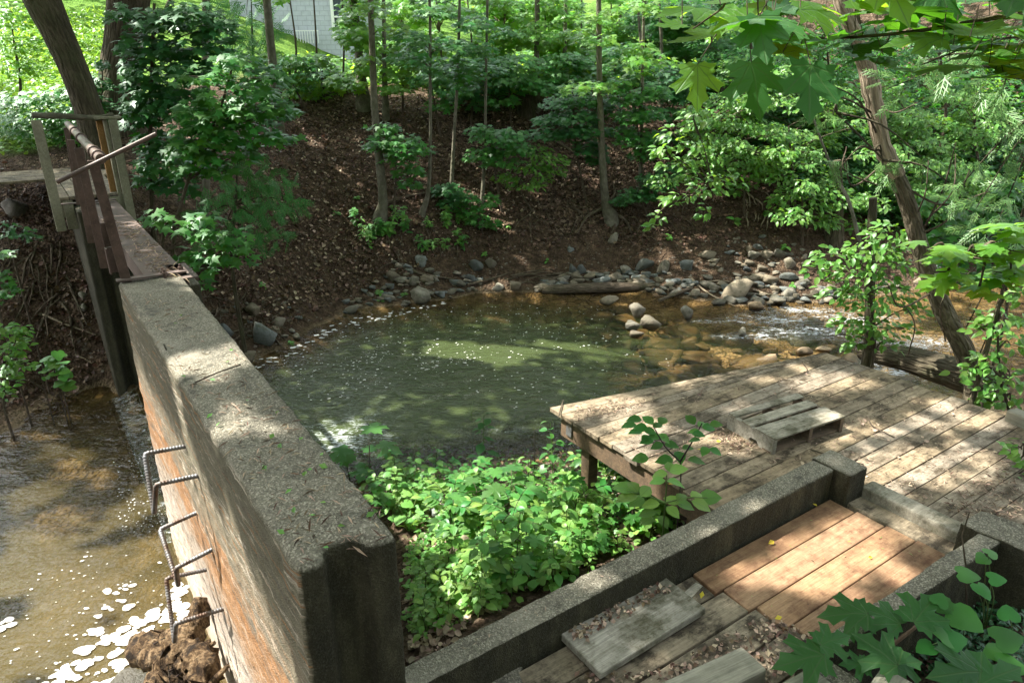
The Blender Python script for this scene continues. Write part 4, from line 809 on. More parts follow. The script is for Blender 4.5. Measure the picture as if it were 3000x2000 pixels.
# driftwood stump caught on the lowest rung, concrete lump under it
q = lambda x, y, z: P(350+x*400/796, 1550+y*450/896, z)
st = thing('driftwood_stump', 'rotten split stump wedged between the dam and its lowest rung', 'stump', q(330, 700, -1.2)); so_ = q(330, 700, -1.2)
MB().tube(spline([q(470, 395, -.85), q(450, 520, -.95), q(390, 640, -1.05), q(330, 780, -1.15), q(300, 960, -1.3)], 26), np.interp(np.linspace(0, 1, 26), [0, .25, .6, 1], [.045, .075, .13, .16])*R.uniform(.85, 1.15, 26), 26, 0, .34).build('trunk', M['drift'], st, so_)
MB().tube(spline([q(90, 650, -1.2), q(170, 690, -1.15), q(330, 760, -1.15)], 16), np.interp(np.linspace(0, 1, 16), [0, .4, 1], [.05, .11, .14])*R.uniform(.85, 1.15, 16), 24, 0, .36).build('branch_stub', M['drift'], st, so_)
MB().tube(spline([q(470, 900, -1.1), q(500, 800, -1.05), q(400, 740, -1.1)], 14), np.linspace(.09, .12, 14)*R.uniform(.85, 1.15, 14), 22, 0, .36).build('branch_stub', M['drift'], st, so_)
for e in (((555, 660), (480, 710), (430, 760)), ((636, 790), (560, 870), (500, 960)), ((520, 640), (515, 720), (480, 800))):
    MB().tube(spline([q(*e[0], -.95), q(*e[1], -1.02), q(*e[2], -1.12)], 10), np.linspace(.014, .03, 10), 8, 0, .1).build('broken_limb', M['drift'], st, so_)
for k in range(34):                               # splinters and snagged strips
    c = q(rnd.uniform(170, 520), rnd.uniform(560, 960), -1.0-rnd.uniform(0, .15)); d = unit(np.array([rnd.uniform(-1, 1), rnd.uniform(-.6, .6), rnd.uniform(-.2, 1.0)])); L = rnd.uniform(.05, .16)
    MB().tube(spline([c-d*L*.5, c, c+d*L*.5+[0, 0, .01]], 5), [.008, .007, .006, .004, .002], 5, 0, .2).build('splinter', M['drift' if k % 3 else 'stem_dark'], st, so_)
stone('concrete_lump', q(70, 900, -1.56), (.38, .36, .24), 'stone', label='grey concrete lump in the water under the driftwood stump', cat='lump')
# ---------------------------------------------------------------- house beyond the trees
hs = thing('house', 'pale grey house with embossed siding glimpsed through the trees', 'house', (0, 0, 0)); YH = 27.0
h0 = PY(790, 150, YH); mb = MB(); mb.box((-7.6, YH+2.5, 4.3), (4.4, 5, 4.6)); mb.build('wall', M['siding'], hs)
mb = MB(); mb.add([(-10.2, YH-.5, 6.6), (-5.0, YH-.5, 6.6), (-5.0, YH+2.5, 8.7), (-10.2, YH+2.5, 8.7), (-10.2, YH-.5, 6.48), (-5.0, YH-.5, 6.48), (-5.0, YH+2.5, 8.5), (-10.2, YH+2.5, 8.5)], [[0, 1, 2, 3], [7, 6, 5, 4], [0, 4, 5, 1], [1, 5, 6, 2], [3, 2, 6, 7], [0, 3, 7, 4]]); mb.build('roof', M['roof'], hs)
for u, v, wx, wz in ((1000, 50, .6, 1.3),):
    c = PY(u, v, YH-.03); mb = MB()
    for dx, dz, sx, sz in ((-wx/2, 0, .1, wz+.1), (wx/2, 0, .1, wz+.1), (0, wz/2, wx-.1, .1), (0, -wz/2, wx-.1, .1), (0, 0, wx-.1, .05)): mb.box(c+[dx, -.02, dz], (sx, .06, sz))
    wf = mb.build('window', M['white'], hs); MB().box(c+[0, .015, 0], (wx-.1, .02, wz-.1)).build('pane', M['glass'], wf)
mb = MB(); c = PY(900, 100, YH-.25)
for k in range(9): mb.box(c+[-.35+k*.09, 0, -.1], (.02, .02, .4))
mb.box(c+[0, 0, .1], (.8, .03, .03)); mb.build('railing', M['white'], hs)
for u, v0, v1 in ((852, 215, 255), (915, 205, 245), (949, 213, 290)):
    p = hit(u, v1+10); s = pxsize(p); o = MB().tube([p-[0, 0, .2], p+[0.02, 0, (v1-v0+15)*s]], .03, 7).build('fence_stake', M['stem_dark'], None, p)
    tag(o, {852: 'first short dark stake at the top of the bank', 915: 'thin dark stake between two others on the bank top', 949: 'tallest dark stake at the edge of the bank top'}[u], 'stake')
# ---------------------------------------------------------------- trees
TREES = {}
def tree(key, label, px, mat='bark_grey', ext=5.0, flare=1.6, Y=None, k=12, name='tree', lump=.04, limbs=0, group=None):
    u0, v0, w0 = px[0]; base = hit(u0, v0) if Y is None else None
    if Y is not None: p_ = PY(u0, v0, Y); base = onland(p_[0], p_[1]); base[2] = min(base[2], p_[2])
    Y = base[1]; pts = [base-[0, 0, .3]]; rad = [w0/2*pxsize(base)*flare*1.15]
    for i, (u, v, w_) in enumerate(px):
        p = PY(u, v, Y); pts.append(p); rad.append(w_/2*pxsize(p)*(flare if i == 0 else 1))
    if ext:
        d = unit(pts[-1]-pts[-2]); d[2] = max(d[2], .8); d = unit(d)
        for q in (.35, .7, 1.): pts.append(pts[-1]+d*ext*.34+np.array([rnd.uniform(-.12, .12), rnd.uniform(-.12, .12), 0])); rad.append(rad[-1]*.82)
    n = 34; pp = spline(pts, n); L = np.r_[0, np.cumsum(np.linalg.norm(np.diff(np.array(pts), axis=0), axis=1))]
    rr = np.interp(np.linspace(0, len(pts)-1, n), np.arange(len(pts)), rad)
    t = thing(name, label, 'tree', base, group); mb = MB().tube(pp, rr, k, 0, lump)
    for q in range(limbs):
        a = pp[rnd.randint(n-12, n-3)]; an = rnd.uniform(0, 2*pi); e = a+np.array([cos(an)*2.6, sin(an)*2.2, rnd.uniform(.6, 1.8)])
        mb.tube(spline([a, a*.5+e*.5+[0, 0, .3], e], 8), np.linspace(rr[-1]*.6, .02, 8), 7)
    mb.build('trunk', M[mat], t, base); TREES[key] = (t, base, pp[-1]); return t
tree('lean_left', 'thick brown trunk leaning left behind the timber landing', [(296, 470, 84), (262, 330, 76), (215, 200, 78), (165, 90, 86), (105, -40, 104)], 'bark', 6, 1.1, 11.6, 18, lump=.03, limbs=5)
tree('rough', 'big tree with deeply furrowed bark and a swollen foot', [(352, 400, 130), (350, 260, 118), (362, 130, 104), (378, 0, 112), (392, -80, 112)], 'bark', 6, 1.15, 13.2, 22, lump=.07, limbs=6)
tree('grey_mid', 'straight grey trunk rising through the dark maple sprays', [(585, 668, 27), (601, 600, 24), (605, 400, 22), (604, 200, 21), (603, -20, 21)], limbs=3)
tree('slope', 'slender brown trunk on the slope edge by the house siding', [(812, 385, 30), (805, 250, 26), (792, 120, 24), (780, -10, 23)], limbs=3)
tree('pale_base', 'tan trunk with flared foot at the top of the leaf bank', [(1066, 318, 32), (1055, 200, 26), (1045, 90, 25), (1032, -15, 25)], limbs=3)
tree('bank_grey', 'grey trunk curving at its foot low on the leaf bank', [(1113, 645, 30), (1122, 590, 27), (1113, 480, 25), (1098, 330, 21), (1092, 180, 19), (1084, -15, 17)], limbs=3)
tree('twin', 'thin straight trunk just beside the grey curving one', [(1131, 352, 15), (1126, 200, 13), (1125, 90, 11), (1123, -15, 11)])
tree('s_pole', 'thin pole trunk bending sharply at its foot on the leaf bank', [(1236, 628, 14), (1255, 560, 11), (1261, 400, 9), (1260, 200, 9), (1258, -15, 9)], k=8)
tree('pole_b', 'spindly dark pole behind the middle maple sprays', [(1322, 575, 9), (1330, 400, 9), (1341, 220, 9), (1347, -15, 8)], k=8)
tree('pole_c', 'spindly pole beside the pale compound leaf sprays', [(1412, 600, 9), (1420, 450, 8), (1424, 200, 8), (1428, -15, 8)], k=8)
tree('tall_grey', 'tall smooth grey trunk with roots spreading over the cut bank', [(1790, 640, 30), (1774, 590, 24), (1764, 450, 20), (1757, 250, 17), (1755, 120, 16), (1754, -15, 15)], limbs=4)
tree('pole_d', 'thin brown pole standing on the bank past the tall grey trunk', [(1873, 605, 12), (1878, 450, 9), (1882, 250, 9), (1887, -15, 9)], k=8)
tree('far_a', 'dark trunk at the bank top behind bright leaves', [(1570, 325, 18), (1572, 150, 15), (1574, -10, 15)])
tree('far_b', 'narrow dark trunk behind the bank near the tall grey one', [(1654, 275, 13), (1655, 120, 11), (1657, -10, 10)])
tree('broken', 'stout broken trunk foot among leaves on the bank top', [(1540, 335, 50), (1541, 290, 40), (1545, 250, 36), (1560, 200, 20)], 'bark', 0, 1.2)
tree('far_c', 'thin far trunk in the green shade above the bushes', [(1893, 300, 12), (1880, 150, 9), (1868, 0, 8)]); tree('far_d', 'far double stem in the deep shade above the bushes', [(1935, 310, 12), (1938, 150, 10), (1930, 0, 9)])
tree('dark_right', 'dark upright trunk above the end of the fallen log', [(2544, 1045, 32), (2548, 900, 27), (2553, 700, 26), (2558, 580, 22)], 'bark', 0, 1.1, 8.4)
tree('far_root', 'dark tree foot with spread roots behind the riffle foliage', [(2440, 700, 54), (2452, 640, 34), (2456, 560, 28), (2452, 470, 22)], 'bark', 0, 1.2)
tree('leaning', 'leaning tree with peeling pale upper trunk beside the deck', [(2858, 1178, 58), (2848, 1110, 53), (2824, 1025, 54), (2768, 918, 52), (2723, 806, 50), (2685, 690, 48), (2661, 603, 47), (2625, 513, 45)], 'bark_lit', 0, 1.2, 6.1, 16, lump=.07)
t, base, top = TREES['leaning']; Yl = base[1]
pts = [PY(u, v, Yl) for u, v in ((2627, 516), (2585, 424), (2562, 312), (2536, 192), (2504, 112), (2462, 0), (2440, -60))]
MB().tube(spline(pts, 26), np.interp(np.linspace(0, 6, 26), range(7), [.073, .072, .068, .066, .06, .058, .055])*R.uniform(.88, 1.12, 26), 14, 0, .09).build('dead_top', M['bark_dead'], t, base)
for (a, b_, c) in (((2585, 424), (2520, 300), (2440, 250)), ((2600, 470), (2500, 545), (2475, 460)), ((2570, 340), (2480, 290), (2410, 285)), ((2640, 540), (2760, 600), (2900, 560)), ((2680, 690), (2780, 640), (2840, 500)), ((2560, 300), (2620, 330), (2690, 300)), ((2690, 700), (2760, 560), (2800, 420)), ((2740, 850), (2640, 900), (2600, 830))):
    MB().tube(spline([PY(*a, Yl), PY(*b_, Yl-.15), PY(*c, Yl-.3)], 12), np.linspace(.011, .004, 12), 5).build('bare_twig', M['twig'], t, base)
p0, p1 = P(2535, 1030, -1.15), P(2870, 1140, -.75); woodtube('fallen_trunk', [p0, (p0+p1)/2+[0, .05, .08], p1+[.15, 0, .05]], [.13, .17, .2], 'bark', 'thick fallen trunk lying over the stream behind the deck', 'fallen trunk', n=26, k=16, lump=.05)
woodtube('slanting_pole', [PY(2366, 300, 9.5), PY(2420, 450, 9.3), PY(2450, 520, 9.2), PY(2490, 600, 9.0), PY(2530, 760, 8.8)], [.012, .022, .026], 'bark_grey', 'thin slanting bare pole in front of the bright bushes', 'pole', n=20)
for (a, b_, c) in (((2860, 780), (2760, 880), (2770, 1000)), ((2960, 660), (2900, 820), (2830, 960)), ((2720, 470), (2712, 560), (2690, 620)), ((2800, 450), (2790, 560), (2720, 640)), ((2990, 800), (2930, 900), (2860, 1060)), ((2480, 430), (2475, 500), (2590, 550)), ((2640, 880), (2680, 950), (2660, 1040))):
    woodtube('bare_sprig', [PY(*a, 5.9), PY(*b_, 5.8), PY(*c, 6.0)], [.004, .007], 'twig', 'thin bare twig arching near the leaning tree', 'twig', 'bare twigs around the leaning tree', n=12, k=5)
# roots of the tall grey tree
rt, rb, _ = TREES['tall_grey']
for e in ([(1782, 610), (1830, 600), (1880, 615), (1905, 618)], [(1790, 630), (1830, 650), (1850, 690)], [(1786, 625), (1800, 660), (1790, 690)], [(1780, 600), (1800, 575), (1795, 540)], [(1770, 615), (1720, 640), (1690, 690)]):
    MB().tube(spline([hit(*q)+[0, -.04, .05] for q in e], 12), np.linspace(.045, .012, 12), 7, 0, .08).build('root', M['root'], rt, rb)
# ---------------------------------------------------------------- foliage
def foliage(mb, pads, Y, leaf, tpl, k=1.5, mi=0, up=1.0, spread=.24, stem=None, droop=.4, face=.42):
    for pad in pads:
        u, v, ru, rv = pad[:4]; c = PY(u, v, Y+(pad[4] if len(pad) > 4 else 0)); s = pxsize(c); rx, rz = ru*s, rv*s; ry = min(rx, .9)*.85
        n = max(6, int(2.5*k*pi*ru*rv/((leaf/s)**2*.34))); r = np.sqrt(R.uniform(0, 1, n))*R.choice([1, 1, 1.12], n); an = R.uniform(0, 2*pi, n)
        lay = np.round(R.uniform(-1, 1, n)*max(1, rz/.14))/max(1, rz/.14)
        q = np.stack([r*np.cos(an)*rx, r*np.sin(an)*ry, lay*rz*.72*np.sqrt(np.maximum(1-r*r*.7, .1))-.3*rz*r*r+R.normal(0, .012, n)], 1)
        out = np.stack([np.cos(an), np.sin(an), 0*an], 1)
        if stem is not None: o2 = (c+q)[:, :2]-np.array(stem)[None, :2]; o2 = unit(o2); out[:, :2] = out[:, :2]*.6+o2*.7
        d = out+R.normal(0, .45, (n, 3)); d[:, 2] -= droop
        nn = np.stack([R.normal(0, spread, n), R.normal(-face, spread, n), np.full(n, up)], 1)+out*.18
        mb.scatter(tpl, c+q-unit(d)*leaf*.4, d, nn, leaf*R.uniform(.65, 1.15, n), mi)
    return mb
def sapling(label, stem, pads, Y=None, leaf=.14, tpl=STAR, mat='maple', k=1.5, name='maple_sapling', cat='sapling', group=None, smat='twig', twigs=3, ground=True, **kw):
    if Y is None: Y = hit(stem[0][0], stem[0][1])[1]
    sp = [PY(u, v, Y) for u, v, w_ in stem]; base = onland(sp[0][0], sp[0][1]) if ground else sp[0].copy(); base[2] = min(base[2], sp[0][2])
    wd = [stem[0][2]/2*pxsize(sp[0])]+[w_/2*pxsize(p) for p, (u, v, w_) in zip(sp, stem)]
    t = thing(name, label, cat, base, group); st_ = spline([base-[0, 0, .05]]+sp, 16); mb = MB().tube(st_, np.interp(np.linspace(0, len(wd)-1, 16), range(len(wd)), wd), 7)
    for pad in pads:
        c = PY(pad[0], pad[1], Y+(pad[4] if len(pad) > 4 else 0)); zs = np.abs(st_[:, 2]-(c[2]-.35*np.hypot(*(st_[:, :2]-c[:2]).T)))
        a = st_[int(np.argmin(zs))]; mb.tube(spline([a, (a+c)/2+[0, 0, .06], c], 7), np.linspace(.011, .004, 7), 5); s = pxsize(c)
        for q in range(twigs):
            an = rnd.uniform(0, 6.28); e = c+np.array([cos(an)*pad[2]*s*.8, sin(an)*min(.8, pad[2]*s)*.7, rnd.uniform(-.5, .2)*pad[3]*s]); mb.tube(spline([c*.75+a*.25, c, e], 6), np.linspace(.006, .002, 6), 4)
    mb.build('stem', M[smat], t, base)
    foliage(MB(), pads, Y, leaf, tpl, k, stem=base, **kw).build('leaves', M[mat], t, base); return t
sapling('dark green maple sapling screening the furrowed tree', [(452, 700, 16), (440, 450, 13), (445, 200, 11), (452, 10, 8)],
        [(430, 130, 85, 45), (520, 60, 100, 45), (360, 40, 60, 30), (590, 130, 90, 40), (500, 200, 120, 40), (430, 255, 75, 38), (480, 320, 95, 40), (400, 345, 60, 40), (540, 270, 80, 40), (450, 410, 70, 35), (490, 470, 90, 35), (520, 550, 60, 30), (455, 520, 55, 30), (390, 200, 40, 60), (440, 60, 80, 40), (560, 40, 90, 40), (640, 80, 60, 40), (480, 150, 90, 40), (560, 200, 80, 40), (430, 300, 80, 40)], 9.8, .145, STAR, 'maple_dark', 1.35)
sapling('maple sapling spreading flat sprays in front of the grey trunk', [(505, 760, 12), (560, 500, 10), (640, 330, 8), (680, 200, 6)],
        [(600, 225, 90, 30), (690, 270, 120, 28), (640, 320, 110, 30), (780, 312, 80, 20), (720, 365, 90, 22), (590, 380, 90, 32), (640, 430, 100, 26), (560, 455, 80, 28), (760, 410, 100, 22), (830, 398, 55, 15), (690, 455, 80, 18), (700, 180, 80, 22), (560, 500, 60, 24), (780, 230, 70, 22), (820, 330, 60, 18), (720, 320, 90, 22), (650, 380, 90, 26), (600, 330, 90, 30), (560, 420, 80, 30), (660, 500, 60, 20)], 9.2, .15, STAR, 'maple', 1.35)
sapling('clear leaved low maple sapling leaning out over the sluice', [(480, 780, 14), (478, 690, 10), (500, 640, 6)], [(455, 640, 60, 26), (540, 655, 70, 24), (600, 640, 60, 18), (660, 690, 80, 22), (590, 700, 80, 24), (640, 745, 80, 24), (700, 765, 60, 20), (600, 790, 60, 22), (560, 745, 60, 20), (705, 720, 50, 18), (590, 835, 30, 14)], 8.6, .15, STAR, 'maple', .7)
def cedar(label, stem, pads, Y, mat='cedar', size=.28, k=1.0, name='cedar', group=None, ground=True):
    sp = [PY(u, v, Y) for u, v, w_ in stem]; base = onland(sp[0][0], sp[0][1]) if ground else sp[0].copy(); base[2] = min(base[2], sp[0][2]); t = thing(name, label, 'cedar', base, group)
    mb = MB().tube(spline([base]+sp, 14), np.linspace(stem[0][2]/2*pxsize(base), .008, 14), 7); fb = MB()
    for pad in pads:
        u, v, ru, rv = pad[:4]; c = PY(u, v, Y+(pad[4] if len(pad) > 4 else 0)); s = pxsize(c); a = min(sp, key=lambda q: abs(q[2]-c[2]-.2)); mb.tube(spline([a, (a+c)/2+[0, 0, .08], c], 7), np.linspace(.012, .003, 7), 5)
        n = max(6, int(3.4*k*pi*ru*rv/((size/s)**2*.25))); q = R.uniform(-1, 1, (n, 3)); q = q[(q[:, 0]**2+q[:, 2]**2) < 1]; n = len(q); pos = c+q*[ru*s, min(ru*s, .5), rv*s]
        d = np.stack([R.normal(np.sign(c[0]-base[0])*.5, .7, n), R.normal(-.4, .6, n), R.normal(-.55, .35, n)], 1); fb.scatter(FROND, pos, d, np.stack([R.normal(0, .5, n), R.normal(-.7, .4, n), np.full(n, .7)], 1), size*R.uniform(.6, 1.2, n), 0, False)
    mb.build('stem', M['bark'], t, base); fb.build('leaves', M[mat], t, base); return t
cedar('dark young cedar filling the gap below the grey trunk', [(680, 780, 14), (690, 600, 10), (700, 420, 6)], [(690, 520, 80, 45), (780, 560, 80, 40), (820, 500, 50, 30), (640, 600, 70, 45), (740, 630, 90, 45), (660, 690, 70, 35), (790, 690, 60, 35), (850, 590, 30, 35), (720, 460, 60, 30), (600, 650, 40, 30)], 9.6, 'cedar', .26, .9)
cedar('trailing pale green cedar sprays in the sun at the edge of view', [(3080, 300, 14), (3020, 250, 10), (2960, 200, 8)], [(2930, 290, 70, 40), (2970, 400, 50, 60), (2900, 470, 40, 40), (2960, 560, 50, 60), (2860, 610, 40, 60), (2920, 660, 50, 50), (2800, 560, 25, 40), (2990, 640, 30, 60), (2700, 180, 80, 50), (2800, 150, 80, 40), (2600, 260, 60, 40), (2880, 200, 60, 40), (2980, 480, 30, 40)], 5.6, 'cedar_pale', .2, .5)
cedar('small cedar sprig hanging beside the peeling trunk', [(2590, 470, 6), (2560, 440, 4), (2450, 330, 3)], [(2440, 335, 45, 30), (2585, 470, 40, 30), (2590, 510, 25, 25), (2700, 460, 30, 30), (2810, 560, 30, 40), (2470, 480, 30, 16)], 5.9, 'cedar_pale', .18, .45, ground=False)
cedar('tall shaded cedar standing in front of the house', [(745, 300, 14), (740, 150, 12), (735, -40, 10)], [(720, 60, 70, 50), (780, 110, 60, 50), (700, 160, 70, 50), (790, 200, 60, 40), (740, 260, 80, 40), (680, 30, 60, 40), (650, 110, 50, 50)], 17.5, 'cedar', .42, .9)
# mid-bank saplings (pads are explicit sprays seen in front of the bank)
sapling('maple sapling holding a pale flat spray over the grey curving trunk', [(1150, 660, 7), (1160, 500, 6), (1150, 380, 4)], [(1120, 375, 55, 16), (1155, 410, 80, 28), (1200, 435, 70, 22), (1105, 425, 45, 16), (1170, 465, 55, 16), (1195, 500, 45, 22), (1200, 540, 35, 18)], None, .135, STAR, 'maple', 1.25)
sapling('maple sapling with one wide spray at the middle of the bank', [(1470, 620, 7), (1450, 500, 6), (1440, 390, 4)], [(1450, 395, 75, 24), (1500, 430, 65, 28), (1420, 450, 60, 24), (1470, 470, 60, 20), (1400, 380, 40, 14), (1500, 395, 45, 16)], None, .135, STAR, 'maple', 1.3)
sapling('compound leaved sapling with pale pointed leaflets on the bank', [(1560, 620, 6), (1520, 540, 5), (1580, 470, 4)], [(1570, 440, 50, 14), (1610, 465, 55, 18), (1560, 490, 50, 16), (1480, 520, 40, 14), (1540, 540, 60, 14), (1630, 500, 35, 14), (1590, 520, 30, 12)], None, .11, OVATE, 'elder', 1.5, 'ash_sapling')
sapling('maple sapling with drooping sprays across the tall grey trunk', [(1720, 600, 8), (1690, 450, 6), (1680, 320, 5)], [(1640, 300, 60, 22), (1700, 290, 65, 30), (1680, 340, 85, 30), (1620, 350, 60, 24), (1720, 380, 80, 28), (1600, 390, 60, 20), (1730, 430, 55, 26), (1750, 460, 35, 20), (1660, 395, 60, 18), (1780, 310, 40, 22)], None, .13, STAR, 'maple_dark', 1.35)
sapling('maple sapling draped around the thin brown pole past the tall trunk', [(1900, 610, 7), (1880, 480, 6), (1860, 300, 5)], [(1830, 290, 55, 24), (1880, 280, 55, 24), (1900, 330, 50, 28), (1850, 340, 60, 26), (1910, 400, 50, 26), (1860, 410, 60, 24), (1880, 450, 40, 20), (1830, 380, 40, 20), (1800, 250, 50, 22), (1930, 270, 40, 24)], None, .125, STAR, 'maple', 1.3)
sapling('small maple low on the bank between the poles', [(1320, 620, 6), (1320, 570, 5), (1325, 540, 4)], [(1310, 555, 45, 18), (1350, 570, 35, 14), (1330, 590, 45, 14), (1290, 560, 25, 10)], None, .12, STAR, 'maple_dark', 1.3)
sapling('small maple at the bank foot hanging over the drop', [(1415, 690, 6), (1405, 640, 5), (1400, 600, 4)], [(1390, 615, 35, 12), (1420, 600, 30, 12), (1400, 645, 45, 14), (1450, 660, 22, 12), (1440, 580, 25, 14), (1380, 580, 25, 10)], None, .12, STAR, 'maple', 1.2)
sapling('low maple shrub on the bank beside the spreading roots', [(1900, 640, 6), (1880, 590, 5), (1870, 560, 4)], [(1850, 570, 45, 18), (1890, 570, 40, 20), (1820, 590, 30, 12), (1930, 540, 50, 20), (1960, 500, 40, 22), (1900, 520, 40, 16)], None, .11, STAR, 'maple_dark', 1.3)
# bright curtain behind the bank top
CUR = [(860, 330), (930, 340), (1000, 330), (1180, 300), (1290, 320), (1380, 330), (1480, 300), (1600, 290), (1700, 270), (1800, 260), (1890, 270), (1990, 300), (2090, 320)]
for i, (u, v) in enumerate(CUR):
    pd = []
    for q in range(23):
        vv = rnd.uniform(-20, 285); uu = u+rnd.uniform(-75, 75)
        if 800 < uu < 1020 and vv < 175: continue
        if (1270 < uu < 1370 and 60 < vv < 150) or (1690 < uu < 1790 and vv < 70): continue
        pd.append((uu, vv, rnd.uniform(35, 70), rnd.uniform(14, 30), rnd.uniform(-1.2, 1.5)))
    lab = ['lit maple sapling in front of the house corner', 'lit maple sapling screening the house siding', 'lit maple sapling behind the tan flared trunk', 'lit maple sapling between the twin trunk and the bent pole', 'lit maple sapling over the bank top behind the bent pole', 'lit maple sapling behind the two spindly poles',
           'lit maple sapling in front of the pale glow', 'lit maple sapling by the stout broken trunk', 'lit maple sapling left of the tall grey trunk', 'lit maple sapling right of the tall grey trunk', 'shaded maple sapling behind the thin brown pole', 'shaded maple sapling by the far double stem', 'shaded maple sapling at the edge of the bright bushes'][i]
    hy = min(hit(u, v)[1], 19.5)
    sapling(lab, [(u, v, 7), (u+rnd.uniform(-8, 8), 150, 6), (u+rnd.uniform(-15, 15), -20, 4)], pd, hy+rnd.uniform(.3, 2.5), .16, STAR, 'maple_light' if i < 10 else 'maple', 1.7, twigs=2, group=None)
# left: herbs and shrubs on the lawn edge, weeds under the landing
sapling('leafy shrub at the lawn edge left of the leaning trunk', [(40, 380, 10), (60, 260, 8), (40, 120, 6)], [(40, 60, 80, 40), (60, 130, 70, 35), (20, 190, 60, 40), (90, 200, 50, 25), (30, 30, 70, 30)], 13.0, .11, OVATE, 'maple_light', 1.0, 'shrub', 'shrub')
sapling('spreading ground elder shrub behind the landing handrail', [(180, 400, 8), (160, 330, 6), (150, 290, 5)], [(60, 290, 90, 26), (170, 285, 90, 24), (230, 260, 60, 22), (100, 335, 110, 26), (200, 340, 80, 26), (30, 370, 60, 26), (130, 380, 90, 24), (250, 320, 50, 24), (220, 400, 60, 22)], 12.4, .10, STAR, 'maple', 1.2, 'shrub', 'shrub')
sapling('low leafy shrub between the two big trunks', [(295, 330, 6), (300, 260, 5), (300, 220, 4)], [(290, 240, 35, 26), (285, 300, 40, 30), (300, 190, 25, 18), (280, 350, 35, 24)], 12.6, .1, STAR, 'maple_dark', 1.2, 'shrub', 'shrub')
sapling('dark ferny weed on the shaded bank below the landing', [(25, 700, 6), (35, 660, 5), (40, 640, 4)], [(50, 680, 50, 16), (20, 660, 30, 12), (90, 700, 25, 12)], 8.6, .09, OVATE, 'maple_dark', 1.2, 'weed', 'weed')
sapling('leafy weed hanging at the dark edge of the left bank', [(-10, 880, 6), (5, 800, 5), (10, 760, 4)], [(10, 750, 28, 14), (5, 800, 26, 18), (25, 840, 28, 16), (10, 870, 22, 12)], 7.8, .1, STAR, 'maple', 1.2, 'weed', 'weed')
sapling('lush herb clump spilling down the left bank to the mud', [(10, 1180, 8), (20, 1080, 6), (25, 1000, 5)], [(20, 970, 45, 22), (50, 1010, 40, 20), (15, 1040, 45, 26), (50, 1070, 45, 20), (20, 1110, 40, 24), (60, 970, 30, 14), (15, 1150, 28, 14)], 7.5, .085, OVATE, 'elder', 1.2, 'herb_clump', 'herb')
for u, v, sc_, lb in ((160, 1050, 36, 'round leaved coltsfoot weed standing on the mud'), (182, 1095, 26, 'second round leaved weed lower on the mud'), (125, 1075, 22, 'small herb sprouting beside the round leaved weed')):
    sapling(lb, [(u, v+40, 4), (u, v+15, 4), (u, v, 3)], [(u, v, sc_, sc_*.7), (u+10, v+22, sc_*.7, sc_*.5)], 7.9, .15 if sc_ > 24 else .06, HEART, 'herb', .35, 'mud_weed', 'weed', twigs=1)
# bank foot herbs
for i in range(26):
    u = rnd.choice([rnd.uniform(1030, 1110), rnd.uniform(1120, 1300), rnd.uniform(1300, 1360)]); v = rnd.uniform(640, 740); p = hit(u, v); hgt = rnd.uniform(.18, .42)
    t = thing('bank_herb', 'narrow leaved herb growing at the foot of the leaf bank', 'herb', p, 'narrow leaved herbs at the bank foot'); mb = MB(); mb.tube([p, p+[.02, -.02, hgt]], .004, 4); mb.build('stem', M['stem'], t, p)
    n = 22; z = R.uniform(.1, 1, n)*hgt; an = R.uniform(0, 6.28, n); d = np.stack([np.cos(an), np.sin(an)-.2, R.uniform(-.1, .7, n)], 1); MB().scatter(LANCE if i % 2 else OVATE, p+np.stack([0*z, 0*z, z], 1), d, np.stack([0*z, 0*z-.4, 0*z+1], 1), R.uniform(.08, .16, n)).build('leaves', M['herb' if i % 3 else 'maple'], t, p)
for u, v, r_ in ((985, 620, 14), (1045, 575, 10), (770, 830, 16), (1115, 850, 14), (1115, 875, 10), (1185, 855, 12), (1150, 610, 16), (2150, 640, 22), (2240, 620, 14), (2300, 720, 18), (2150, 555, 26), (1960, 690, 14), (2320, 830, 14), (850, 1000, 14), (1490, 660, 10), (1600, 760, 9), (1420, 740, 12)):
    p = hit(u, v+r_); t = thing('seedling', 'tiny green seedling on bare bank soil or stones', 'seedling', p, 'tiny seedlings on the far bank'); n = 9; s = pxsize(p); an = R.uniform(0, 6.28, n)
    MB().tube([p, p+[0, 0, r_*s]], .003, 4).build('stem', M['stem'], t, p); MB().scatter(OVATE, p+np.stack([0*an, 0*an, R.uniform(.3, 1, n)*r_*s], 1), np.stack([np.cos(an), np.sin(an), .3+0*an], 1), (0, -.4, 1), r_*s*R.uniform(.8, 1.3, n)).build('leaves', M['herb'], t, p)
